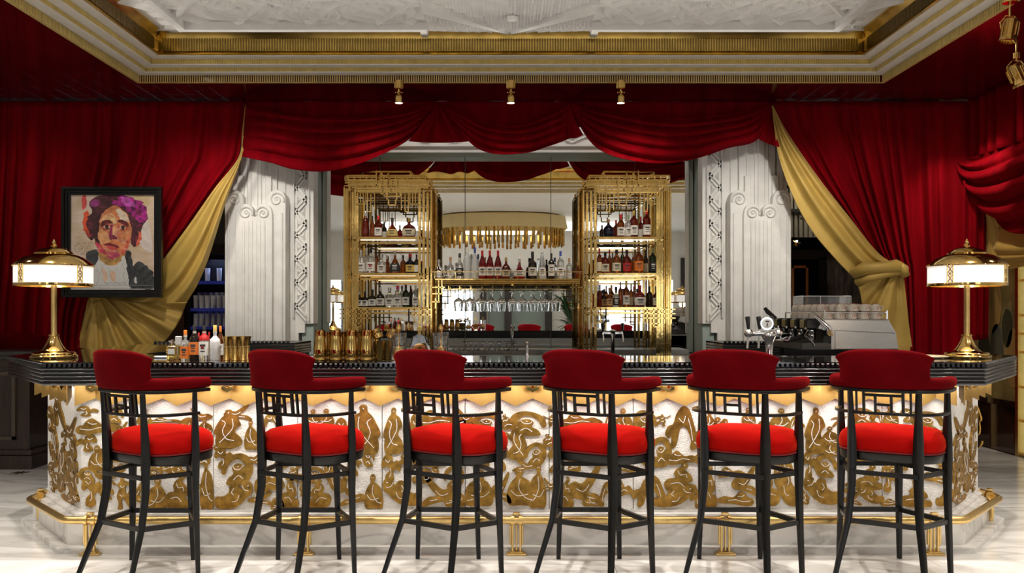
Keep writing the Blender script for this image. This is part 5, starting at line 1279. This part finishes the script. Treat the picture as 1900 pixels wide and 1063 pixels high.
for i, (px, w_, top, kind, body, label, cap, txt) in enumerate([
 (814,27,480,'bell',SILV,None,kS,'round mirrored silver tequila bottle'),(836,12,475,'squat',CLEAR,WL,kC,'small dark-labelled clear bottle with cork cap'),(853,13,468,'squat',CLEAR,BL,kB,'clear bottle with black pattern and black cap'),
 (867,13,457,'tall',CLEAR,None,kW,'frosted tall vodka bottle with white cap'),(881,13,457,'slope',CLEAR,None,kBl,'frosted sloping vodka bottle with blue cap'),
 (895,14,463,'slope',RED,WL,kR,'first of three rose-red bottles with red foil necks'),(909,14,463,'slope',RED,WL,kR,'second of three rose-red bottles with red foil necks'),(924,14,463,'slope',RED,WL,kR,'third of three rose-red bottles with red foil necks'),
 (939,17,476,'bulge',COGNAC,CL,kG,'squat brown bottle with cream label and gold neck'),(964,24,478,'flaskball',RED,WL,kS,'round decanter bottle half filled with rose liquid'),(988,16,465,'squat',DARK,WL,kB,'dark brown square-shouldered bottle with white label'),
 (1006,16,466,'cone',CLEAR,WL,kS,'clear cone-shaped bottle'),(1023,12,468,'tall',DARK,WL,kB,'black wine-like bottle with tall white label'),(1040,13,464,'std',CLEAR,WL,kBl,'clear bottle with white label and blue stopper'),
 (1056,11,477,'std',CLEAR,None,kC,'small clear bottle with cork stopper'),(1072,13,485,'bulge',AMBER,None,kC,'small orange bulbous bottle with ball stopper')]):
    mt_ = None
    if px in (867,881): mt_ = pm('frosted_bottle_glass', (.85,.88,.9), .45, trans=.6, var=.03) if 'frosted_bottle_glass' not in MATS else MATS['frosted_bottle_glass']
    bottle(px, w_, top, 516, 9.72, kind, body, label, cap, lab=zm, group='bottles on the middle gold shelf', desc=txt, place='on the middle shelf', matte=mt_, lz=(.12,.56) if kind=='tall' else (.12,.42))

# bottles on the bar at the left
zt = 1.1205
def bb(px, w_, top, D, kind, body, label, cap, txt, **k): return bottle(px, w_, top, 670, D, kind, body, label, cap, lab=zt, group='bottles on the bar', desc=txt, place='', **k)
bt = thing('liquor_bottle', 'small square pale-yellow bottle with glass ball stopper, leftmost on the bar', 'bottle', (X(320,5.42),5.42,zt), 0, 'bottles on the bar')
MB().cbox((0,0,.043),(.060,.040,.086),.006).lathe([(.010,.085),(.010,.098)], n=12).build('glass_body', liquid(PALE), bt, smooth=0)
MB().sphere((0,0,.110), .015, 12).sphere((-.016,0,.112), .008, 10).build('stopper', glass, bt)
MB().b2(-.020,.020,-.0225,-.0205,.036,.068).build('label', paint((.6,.62,.6),.5), bt, smooth=0)
bt = thing('liquor_bottle', 'small pale-yellow bottle with frosted square cap behind the ball-stoppered one', 'bottle', (X(334,5.55),5.55,zt), 0, 'bottles on the bar')
MB().cbox((0,0,.042),(.045,.045,.084),.005).build('glass_body', liquid(PALE), bt, smooth=0)
MB().cbox((-.008,0,.112),(.034,.034,.056),.004).build('cap', paint((.55,.53,.52),.4,'frosted_cap'), bt, smooth=0)
bb(344,17,614,5.42,'squat',(CLEAR),OR,kO,'bottle with orange label, white shoulder and orange cap on the bar',lz=(.06,.46),cap2=(.7,.68,.66))
bb(361,18,605,5.42,'std',DARK,OR,kB,'dark bottle with bright orange label and black cap on the bar',lz=(.16,.52),cap2=(.6,.55,.5))
o = bb(379,19,606,5.42,'squat',CLEAR,WL,kB,'clear bottle with dark red wax seal over its white label on the bar',lz=(.14,.54),cap2=(.6,.58,.5),dot=(.30,.01,.02))
MB().lathe([(.0315,.118),(.0315,.125),(.026,.140),(.014,.152),(.0115,.160),(.0115,.172),(.001,.172)], n=18).build('red_wax', paint(RED,.3,'dark_red_wax'), o)
bb(399,19,605,5.42,'squat',SILV,None,kY,'matt white bottle with yellow cap, rightmost on the bar',matte=paint((.62,.62,.62),.5,'matt_white_glass'),cap2=(.6,.6,.6))
bb(369,9,622,5.62,'std',GREEN,WL,kR,'small green bottle with red cap standing behind the orange label bottle')
bb(388,9,621,5.62,'std',RED,YL,kR,'small red bottle with red cap standing behind the wax sealed bottle')
bb(409,14,609,5.58,'std',AMBER,WL,kO,'amber bottle with orange cap standing behind the matt white bottle')
# folded foil tray
MB().cbox((X(312,5.7),5.72,1.1265),(.16,.10,.012),.003).build('metal_tray', steel, smooth=0); tag(bpy.data.objects['metal_tray'], 'small shiny metal tray lying on the bar by the leftmost bottles', 'tray')

# jiggers
jp = None
for i, (px, D) in enumerate(((420,5.40),(429,5.50),(436,5.40),(445,5.50),(451,5.40),(459,5.50))):
    lb = '%s of six hourglass brass jiggers lined up beside the bottles' % ORD[i]
    if jp is None:
        jp = thing('jigger', lb, 'jigger', group='brass jiggers on the bar')
        MB().lathe([(.021,0),(.0225,.001),(.0115,.070),(.0105,.078),(.0115,.086),(.0225,.137),(.0235,.141),(.0215,.141),(.0095,.088),(.001,.086)], n=20).build('jigger_cup', gold, jp, smooth=50)
        MB().lathe([(.0125,.072),(.0135,.078),(.0125,.084)], n=16).build('waist_band', goldb, jp)
        o = jp
    else: o = copy_tree(jp, label=lb)
    o.location = (X(px,D), D, zt)
# brass shakers
sp_ = None
for i, (px, D, s) in enumerate(((594,5.36,1),(623,5.36,1),(652,5.36,1),(680,5.36,1),(609,5.50,.93),(637,5.50,.93),(666,5.50,.93),(692,5.50,.93))):
    lb = '%s of the %s row of tall brass cocktail shakers on the bar' % (ORD[i % 4], 'front' if i < 4 else 'back')
    if sp_ is None:
        sp_ = thing('cocktail_shaker', lb, 'shaker', group='brass cocktail shakers')
        MB().lathe([(.001,0),(.036,0),(.0385,.003),(.0385,.012),(.0370,.014),(.0370,.018),(.0385,.020),(.0375,.070),(.032,.125),(.0285,.178),(.0295,.180),(.0275,.180),(.030,.12),(.001,.02)], n=28).build('shaker_tin', gold, sp_, smooth=50)
        MB().lathe([(.0388,.0135),(.0392,.015),(.0392,.017),(.0388,.0185)], n=28).build('base_ring', goldb, sp_)
        o = sp_
    else: o = copy_tree(sp_, label=lb)
    o.location = (X(px,D), D, zt); o.scale = (s,s,s)
# short tins with strainers stacked on top
for i, (px, D) in enumerate(((704,5.38),(719,5.42))):
    t = thing('shaker_tin', '%s short brass tin holding a strainer, beside the tall shakers' % ('left' if i == 0 else 'right'), 'tin', (X(px,D),D,zt), 0, 'short brass tins')
    MB().lathe([(.001,0),(.023,0),(.025,.004),(.033,.115),(.0345,.117),(.0325,.117),(.001,.01)], n=24).build('tin_cup', gold, t, smooth=50)
    u = thing('cocktail_strainer', '%s brass strainer tilted on top of the short tins' % ('lower left' if i == 0 else 'upper right'), 'strainer', (X(px,D)+(.0,.012)[i], D, zt+.118), 0, 'brass strainers')
    Mx = Matrix.Rotation(R(-24 if i == 0 else 28), 3, 'Y')
    MB().lathe([(.001,.0),(.020,.0),(.028,.006),(.031,.030),(.034,.032),(.034,.036),(.028,.037),(.001,.030)], (0,0,.012), 20, Mx).build('strainer_bowl', gold, u, smooth=40)
    MB().lathe([(.001,.042),(.024,.042),(.026,.047),(.024,.060),(.012,.064),(.001,.064)], (0,0,.012), 20, Mx).build('cap', gold, u, smooth=40)
# mixing glasses with gold pineapple strainers, and the hexagonal decanter
for i, px in enumerate((740,818)):
    D = 5.40
    t = thing('mixing_glass', 'cut-glass mixing jar on the bar %s the hexagonal decanter' % ('left of' if i == 0 else 'right of'), 'glass', (X(px,D),D,zt), 0, 'cut-glass mixing jars')
    MB().lathe([(.001,0),(.044,0),(.046,.003),(.0455,.165),(.0425,.165),(.0425,.014),(.001,.012)], n=24).build('glass_jar', glass, t, smooth=30)
    mb = MB()
    for k in range(12):
        a = 2*pi*k/12
        for s in (-1, 1): mb.tube([(.0465*cos(a+s*.26*j),.0465*sin(a+s*.26*j),.02+.035*j) for j in range(5)], .0013, 4)
    mb.build('cut_pattern', glass, t)
    u = thing('bar_spoon', 'gold pineapple-topped stirrer standing in the jar %s the decanter' % ('left of' if i == 0 else 'right of'), 'stirrer', (X(px,D),D,zt+.014), 0, 'gold pineapple stirrers')
    mb = MB()
    mb.lathe([(.001,0),(.018,.001),(.032,.014),(.034,.034),(.026,.055),(.012,.066),(.006,.075),(.006,.120)], n=20); mb.build('pineapple_body', gold, u, smooth=40)
    mb = MB()
    for j in range(5):
        for k in range(12): a = 2*pi*(k+.5*(j%2))/12; rr = (.030,.035,.034,.028,.018)[j]; mb.sphere((rr*cos(a),rr*sin(a),.012+j*.012), .0045, 6)
    tag(mb.build('pineapple_knobs', gold, u, smooth=50, fix=False), kind='stuff')
    MB().lathe([(.006,.118),(.009,.135),(.014,.165),(.015,.180),(.010,.196),(.001,.202)], n=14).build('stirrer_head', gold, u)
D = 5.34; t = thing('decanter', 'clear hexagonal faceted glass decanter holding a gold disc on the bar', 'decanter', (X(778,D),D,zt))
hexa = [(-.028,.0),(.028,.0),(.068,.055),(.040,.140),(.012,.158),(-.012,.158),(-.040,.140),(-.068,.055)]
v = [(x, -.016, z) for x, z in [(a*.8, .004+b*.93+.006) for a, b in hexa]] + [(x,-.008,z) for x,z in hexa] + [(x,.030,z) for x,z in hexa] + [(a*.8,.038,.004+b*.93+.006) for a,b in hexa]
f = [tuple(range(7,-1,-1)), tuple(range(24,32))] + [(r_*8+i, r_*8+(i+1)%8, (r_+1)*8+(i+1)%8, (r_+1)*8+i) for r_ in range(3) for i in range(8)]
MB().add(v, f).build('glass_body', glass, t, smooth=0)
mb = MB(); Mq = Matrix.Rotation(R(90),3,'X'); mb.lathe([(.022,-.003),(.040,-.003),(.040,.003),(.022,.003)], (0,.010,.062), 24, Mq, closed=True); mb.build('gold_ring', gold, t)
mb = MB(); mb.lathe([(.001,-.002),(.034,-.002),(.034,.002),(.001,.002)], (0,.014,.062), 24, Mq); mb.build('gold_disc', liquid(PALE), t)
MB().lathe([(.010,.156),(.010,.170),(.016,.176),(.016,.196),(.008,.206),(.001,.208)], (0,.011,0), 14).build('stopper', liquid(PALE), t)

# coupes on the back counter and a chrome tap
cp_ = None
for i, px in enumerate((846,857,869,884,904,923,940,956)):
    lb = '%s of the small coupe glasses lined along the back of the bar' % ORD[i]
    if cp_ is None:
        cp_ = thing('coupe_glass', lb, 'glass', group='coupe glasses behind the bar')
        MB().lathe([(.001,0),(.026,0),(.026,.002),(.004,.006),(.003,.060),(.010,.066),(.036,.080),(.040,.094),(.038,.094),(.034,.082),(.001,.070)], n=18).build('glass_bowl', glass, cp_, smooth=40); o = cp_
    else: o = copy_tree(cp_, label=lb)
    o.location = (X(px,9.15), 9.15, .9555)
t = thing('chrome_tap', 'slim chrome water tap with cross handle at the centre of the back counter', 'tap', (X(951,9.3),9.3,.9555))
MB().lathe([(.03,0),(.03,.01),(.012,.014),(.010,.24),(.001,.245)], n=14).tube([(0,0,.22),(0,-.02,.28),(0,-.08,.29),(0,-.12,.26),(0,-.12,.22)], .010, 8).build('spout', chrome, t)
MB().tube([(-.07,0,.07),(.07,0,.07)], .007, 8).tube([(0,-.06,.07),(0,.05,.07)], .007, 8).sphere((-.07,0,.07),.012,8).sphere((.07,0,.07),.012,8).build('cross_handle', chrome, t)
t = thing('tap_handle', 'chrome tap standing behind the gap between the middle stools', 'tap', (X(978,5.9),5.9,zt))
MB().lathe([(.014,0),(.014,.01),(.009,.014),(.010,.075),(.013,.085),(.008,.095),(.001,.097)], n=14).build('lever', chrome, t)
for i, px in enumerate((1137,)):
    t = thing('beer_font', 'small chrome beer font with two side taps below the right gold tower', 'tap', (X(px,9.3),9.3,.9555))
    MB().lathe([(.055,0),(.055,.012),(.022,.022),(.020,.20),(.030,.23),(.030,.27),(.001,.28)], n=18).tube([(-.10,0,.24),(.10,0,.24)], .018, 10).build('column', chrome, t)
    for s in (-1, 1): MB().tube([(s*.10,0,.24),(s*.10,-.03,.20),(s*.10,-.04,.15)], .010, 8).lathe([(.012,.26),(.018,.34),(.001,.345)], (s*.10,0,0), 10).build('side_tap', chrome, t)

# chrome beer tower on the bar at the right
D = 5.62; t = thing('beer_tower', 'chrome T-shaped beer tower with three black handles and round badge', 'beer tap', (X(1427,D),D,zt))
k = D/F
def q(px_, py_, dy=0): return ((px_-1427)*k, dy, Z(py_,D)-zt)
MB().lathe([(.034,0),(.034,.006),(.024,.010),(.023,.05),(.024,.075),(.032,.11),(.046,.135),(.050,.150),(.036,.165),(.001,.170)], n=24, sy=.8).build('column', chrome, t, smooth=50)
MB().tube([q(1390,619),q(1400,619),q(1408,618),q(1427,618),q(1443,618)], [.020,.014,.018,.018,.016], 14).sphere(q(1389,618), .028, 16).sphere(q(1444,618), .026, 16).build('cross_arm', chrome, t)
for px_, dy, y0 in ((1388,-.0,587),(1411,.03,587),(1433,.0,587)):
    a, b = q(px_+1,611,dy), q(px_-1 if px_ < 1420 else px_-3,y0,dy); A, B_ = Vector(a), Vector(b)
    MB().tube([A, A.lerp(B_,.15), A.lerp(B_,.9), B_], [.0085,.010,.0155,.013], 12).build('tap_handle', blackpl, t)
    MB().tube([q(px_,622,dy), q(px_-2,646,dy-.01)], .0065, 8).build('tap_nozzle', paint((.55,.53,.48),.3,'dull_chrome',.6), t)
cx_, cy_, cz_ = q(1420,600,-.03)
MB().lathe([(.030,-.008),(.040,-.008),(.042,0),(.040,.008),(.001,.008)], (cx_,cy_,cz_), 28, Mq).build('badge_ring', chrome, t, smooth=40)
bd = MB().lathe([(.001,.0),(.030,.0),(.030,.004),(.001,.004)], (cx_,cy_-.010,cz_), 24, Mq).build('badge_face', paint((.62,.62,.60),.4,'white_badge'), t, smooth=0)
MB().cbox((cx_,cy_-.0155,cz_+.014),(.022,.002,.009),.0008).cbox((cx_,cy_-.0155,cz_-.006),(.005,.002,.016),.0008).cbox((cx_,cy_-.0155,cz_-.016),(.026,.002,.002),.0004).build('badge_print', inkm, bd, smooth=0)
MB().tube([q(1446,623),q(1452,630),q(1462,632),q(1467,624)], .005, 8).build('side_pipe', chrome, t)

# espresso machine on the right-hand return of the bar
t = thing('espresso_machine', 'brushed steel and black espresso machine with group heads facing left', 'coffee machine', (2.49,6.98,zt))
def ez(py): return Z(py,6.98)-zt
zA, zB_ = ez(650), ez(594)
# body: a slanted steel case; x from 0 (front) to .52 (rear), y 0..0.95
prf_ = [(.0,.0),(.52,.0),(.50,.13),(.44,.235),(-.06,.235),(-.10,.16),(-.02,.145),(.0,.135)]
MB().prism([(x,z) for x,z in prf_], .0, .95).build('steel_case', steel, t, smooth=0, bevel=.006)
MB().prism([(.03,.01),(.51,.01),(.495,.115),(.03,.145)], -.012, .0).build('gold_lit_side_panel', steel, t, smooth=0)
MB().prism([(-.07,.150),(.49,.125),(.43,.225),(-.055,.228)], -.016, .0).build('steel_side_panel', steel, t, smooth=0, bevel=.003)
MB().b2(-.22,.0,.0,.95,.0,.045).b2(-.21,-.02,.01,.94,.045,.05).build('drip_tray', paint((.10,.10,.10),.3,'dark_steel',.9), t, smooth=0)
MB().b2(-.05,.0,.02,.93,.045,.16).build('black_back_plate', blackpl, t, smooth=0)
for k_ in range(4):
    y = .08+k_*.235
    g = MB().cbox((-.115,y+.04,.195),(.13,.15,.085),.012).build('group_head', blackpl, t, smooth=0)
    MB().cbox((-.183,y+.04,.195),(.006,.10,.06),.002).build('group_plate', paint((.20,.18,.06),.2,'olive_steel',.9), g, smooth=0)
    MB().lathe([(.032,0),(.036,.01),(.036,.04),(.030,.045)], (-.11,y+.04,.108), 16).build('group_collar', chrome, g)
    MB().sphere((-.175,y-.02,.165), .012, 8).build('knob', chrome, g)
    if k_ % 2 == 0:
        pf = MB().tube([(-.12,y+.04,.10),(-.16,y+.03,.098),(-.20,y+.02,.092),(-.33,y-.03,.070),(-.345,y-.036,.067)], [.012,.013,.019,.021,.014], 12).build('portafilter_handle', blackpl, t)
        MB().lathe([(.001,-.03),(.03,-.03),(.035,0),(.035,.012)], (-.11,y+.04,.098), 16).build('portafilter_basket', chrome, pf)
        MB().tube([(-.11,y+.04,.07),(-.125,y+.03,.05),(-.115,y+.03,.03)], .006, 6).build('spout', chrome, pf)
MB().tube([(-.02,-.03,.12),(-.03,-.035,.17),(-.12,-.03,.250),(-.14,-.03,.262)], [.022,.020,.013,.008], 12).build('steam_lever', chrome, t)
MB().lathe([(.001,-.012),(.026,-.012),(.030,0),(.026,.014),(.001,.014)], (-.02,-.04,.13), 18, Mq).build('lever_knob', chrome, t)
MB().tube([(-.17,.02,.15),(-.20,.0,.11),(-.14,-.01,.05),(-.13,-.01,.03)], .005, 8).build('steam_wand', chrome, t)
MB().tube([(-.20,.75,.235),(-.26,.78,.29),(-.285,.79,.325)], [.014,.020,.014], 10).build('black_lever', blackpl, t)
MB().tube([(-.05,.0,.30),(-.05,.0,.24)], .006, 6).tube([(.43,.0,.235),(.43,.0,.30)], .006, 6).tube([(-.05,.01,.285),(.43,.01,.285)], .0045, 6).tube([(-.06,.0,.285),(-.06,.94,.285)], .0045, 6).tube([(.43,.0,.285),(.43,.94,.285)], .0045, 6).tube([(-.06,.94,.235),(-.06,.94,.285)], .005, 6).build('cup_rail', chrome, t)
# cups stacked upside-down on the machine
cu = None; n_ = 0
rows_ = 'front second third fourth fifth sixth'.split()
for lev in range(2):
    for j in range(6):
        for i in range(5):
            if lev == 1 and j == 0 and i < 1: continue
            lb = 'cream espresso cup, %s in the %s row of the %s layer on the machine' % (ORD[i], rows_[j], ('lower','upper')[lev])
            if cu is None:
                cu = thing('espresso_cup', lb, 'cup', group='cream espresso cups on the machine')
                MB().lathe([(.040,0),(.041,.003),(.038,.030),(.030,.048),(.018,.054),(.018,.058),(.001,.058)], n=16).build('cup_body', cream, cu, smooth=40)
                MB().lathe([(.0185,.0565),(.0195,.0585),(.0165,.0595)], n=14).build('red_foot_ring', redpaint, cu)
                MB().tube([(.036,-.006,.012),(.052,-.012,.014),(.056,-.012,.028),(.048,-.010,.040),(.034,-.006,.038)], .004, 6).build('handle', cream, cu)
                mb = MB()
                for s in range(3): mb.tube([(.039*cos(-1.75+s*.35),.0395*sin(-1.75+s*.35),.012),(.038*cos(-1.6+s*.35),.0385*sin(-1.6+s*.35),.03),(.036*cos(-1.7+s*.35),.036*sin(-1.7+s*.35),.036)], .0016, 4)
                mb.build('painted_motif', redpaint, cu); o = cu
            else: o = copy_tree(cu, label=lb)
            o.location = (2.49-.01+i*.094+.012*lev*(1 if i < 4 else 0), 6.98+.06+j*.155, zt+.2355+lev*.0595)
# acrylic box behind the machine
D = 8.75; t = thing('acrylic_box', 'clear acrylic display box behind the cups on the espresso machine', 'box', (X(1524,D), D, 1.1225))
w_ = 88*D/F; h_ = Z(550,D)-1.1225
mb = MB(); hw = w_/2
mb.b2(-hw,hw,-.15,-.144,0,h_).b2(-hw,hw,.144,.15,0,h_).b2(-hw,-hw+.006,-.144,.144,0,h_).b2(hw-.006,hw,-.144,.144,0,h_).b2(-hw,hw,-.15,.15,h_,h_+.006)
mb.build('acrylic_walls', glass, t, smooth=0)
mb = MB()
for x_ in (-hw,hw,-.06): mb.bar((x_,-.15,0),(x_,-.15,h_),.006)
mb.bar((-hw,-.15,h_),(hw,-.15,h_),.008).bar((-hw,-.15,h_*.55),(hw,-.15,h_*.55),.005); mb.build('box_edges', paint((.6,.62,.62),.3,'clear_edge'), t, smooth=0)
# coiled cord tray by the right lamp
D = 5.72; t = thing('coiled_cord', 'flat coil of ivory cord on the bar left of the right-hand lamp', 'cord', (X(1716,D),D,zt))
pts = [((.03+.105*k_/140)*cos(k_*.36), (.03+.105*k_/140)*sin(k_*.36), .006+.004*(k_ > 100)) for k_ in range(141)]
MB().tube(pts, .0052, 6).build('cord_coil', cordm, t)

# ================================================================== GLASSWARE CABINET BEYOND THE LEFT OPENING
D = 11.2; t = thing('glassware_cabinet', 'dark cabinet of glasses with blue lit shelves left of the white pillar', 'cabinet')
xa, xb = X(352,D), X(424,D); 
MB().b2(xa-.04,xb+.3,D+.30,D+.34,0,2.2).b2(xa-.05,xa,D,D+.34,0,2.2).b2(xb+.3,xb+.35,D,D+.34,0,2.2).b2(xa-.08,xb+.38,D-.04,D+.34,2.12,2.25).build('cabinet_body', blackwood, t, smooth=0)
MB().b2(xa-.35,xa-.06,D-.02,D+.05,0,2.9).build('brown_drape', darkwood, t, smooth=0)
sh_z = [Z(y,D) for y in (626,606,572,521)]
for z in sh_z[1:]: MB().b2(xa,xb+.3,D+.02,D+.30,z-.035,z).build('lit_shelf', bluelit, t, smooth=0)
tg = None
for r_, z in enumerate(sh_z[1:]):
    for j in range(2):
        for i in range(8):
            if r_ == 2 and (i % 2 or j): continue
            lb = '%s tumbler in the %s row of the %s blue-lit cabinet shelf' % (ORD[i], ('front','rear')[j], ('lowest','middle','top')[r_])
            if tg is None:
                tg = thing('tumbler', lb, 'glass', group='tumblers in the blue-lit cabinet')
                MB().lathe([(.001,0),(.028,0),(.033,.16),(.031,.16),(.026,.008),(.001,.008)], n=12).build('glass_cup', MATS['frosted_bottle_glass'], tg, smooth=40); o = tg
            else: o = copy_tree(tg, label=lb)
            o.location = (xa+.05+i*.072, D+.08+j*.12, z+.0005); o.scale = (1,1,1+.25*j)
l = area('cabinet_strip', ((xa+xb)/2+.1, D+.1, 2.08), (.5,.03), 3, (.45,.55,1), (0,0,0))
spot('mural_fill', (4.2,8.6,3.5), (5.0,9.5,1.4), 60, 70)  # added to brighten the mural, stands for no fixture
area('passage_fill', (3.9, 10.9, 3.2), (.5,.5), 14, (1,.85,.65), (0,0,0))  # added fill so the right opening does not go black
area('passage_fill', (-4.2, 10.6, 3.2), (.4,.4), 14, (1,.8,.6), (0,0,0))  # added fill for the left opening
MB().bar((4.89,9.62,0),(4.89,9.62,3.6),.045).bar((4.93,9.58,0),(4.93,9.58,3.6),.03).build('gold_corner_post', goldb, bpy.data.objects['wall_right'], smooth=0)
t = thing('wall_sconce', 'tiny lit brass sconce in the dark passage beside the right pillar', 'lamp', (X(1472,11.3), 11.2, Z(452,11.3)))
MB().lathe([(.001,-.05),(.02,-.04),(.028,0),(.001,.01)], n=12).build('sconce_body', gold, t)
for k_ in range(5): MB().tube([(0,0,0),(.05*cos(k_*1.25),-.02,.05*sin(k_*1.25))], .006, 6).build('sconce_arm', gold, t)
MB().sphere((0,-.03,.02), .014, 8).build('bulb', bulb, t)

# ================================================================== BEHIND THE VIEWER (seen in the mirror)
t = thing('pendant_chandelier', 'faceted gold pendant chandelier hanging in the room, reflected in the mirror', 'chandelier', (-.12,.2,0))
nf = 12; rr = 1.45; ry = .8
def cp(a, s=1): return (rr*s*cos(a), ry*s*sin(a))
for k_ in range(nf):
    a0, a1 = 2*pi*k_/nf, 2*pi*(k_+1)/nf; am = (a0+a1)/2
    p0, p1, pm_ = cp(a0), cp(a1), cp(am, 1.06)
    for (A_, B2) in ((p0,pm_),(pm_,p1)):
        MB().add([(A_[0],A_[1],3.28),(B2[0],B2[1],3.28),(B2[0]*.96,B2[1]*.96,3.56),(A_[0]*.96,A_[1]*.96,3.56)], ((0,1,2,3),)).build('gold_facet', paint((.80,.66,.36),.35,'pale_gold_facet',.5), t, smooth=0, fix=False)
mb = MB()
for k_ in range(90):
    a = 2*pi*k_/90; s = .97 if k_ % 2 else .90; x_, y_ = cp(a, s); mb.tube([(x_,y_,3.28),(x_,y_,2.93-.05*abs(sin(k_*.7)))], .028, 6)
mb.build('hanging_tubes', gold, t, smooth=50); mb.v
tag(bpy.data.objects['hanging_tubes'], kind='stuff')
MB().lathe([(.001,0),(1.3,0),(1.3,.03),(.001,.03)], (0,0,3.55), 24, Matrix.Diagonal((1,.6,1))).build('ceiling_plate', goldb, t)
area('chandelier_glow', (-.12,.2,3.2), (1.6,1.0), 14, (1,.88,.7), (0,0,0))
area('rear_fill_down', (0,-2.0,3.55), (7,2.4), 60, (1,.95,.9), (0,0,0))  # added downward fill so the rear room looks bright in the mirror
area('rear_fill_up', (0,-1.6,2.6), (6,2.0), 55, (1,.95,.9), (R(180),0,0))  # added upward fill to whiten the rear ceiling, free in the air
t = thing('potted_palm', 'leafy green potted palm in the room, reflected in the mirror at right', 'plant', (1.62,-1.6,0)); t.scale = (1.3,1.3,1.35)
MB().lathe([(.001,0),(.18,0),(.24,.5),(.26,.52),(.24,.54),(.001,.5)], n=20).build('pot', blackpl, t)
MB().tube([(0,0,.5),(.02,0,1.1)], .03, 8).build('stem', darkwood, t)
mb = MB()
for k_ in range(60):
    a = random.uniform(0,2*pi); e = random.uniform(.2,1.25); L_ = random.uniform(.5,.95); z0 = random.uniform(.7,1.15)
    pts = []
    for j in range(6): u = j/5; pts.append((L_*u*cos(a)*cos(e), L_*u*sin(a)*cos(e), z0+L_*u*sin(e)-.5*u*u*L_*(.6)))
    for j in range(5):
        p, q_ = Vector(pts[j]), Vector(pts[j+1]); sd = Vector((-sin(a),cos(a),0))*.035*sin(pi*(j+.5)/5.2)
        mb.add([p-sd, p+sd, q_+sd*.9, q_-sd*.9], ((0,1,2,3),))
tag(mb.build('palm_leaves', foliage, t, smooth=0, fix=False), kind='stuff')
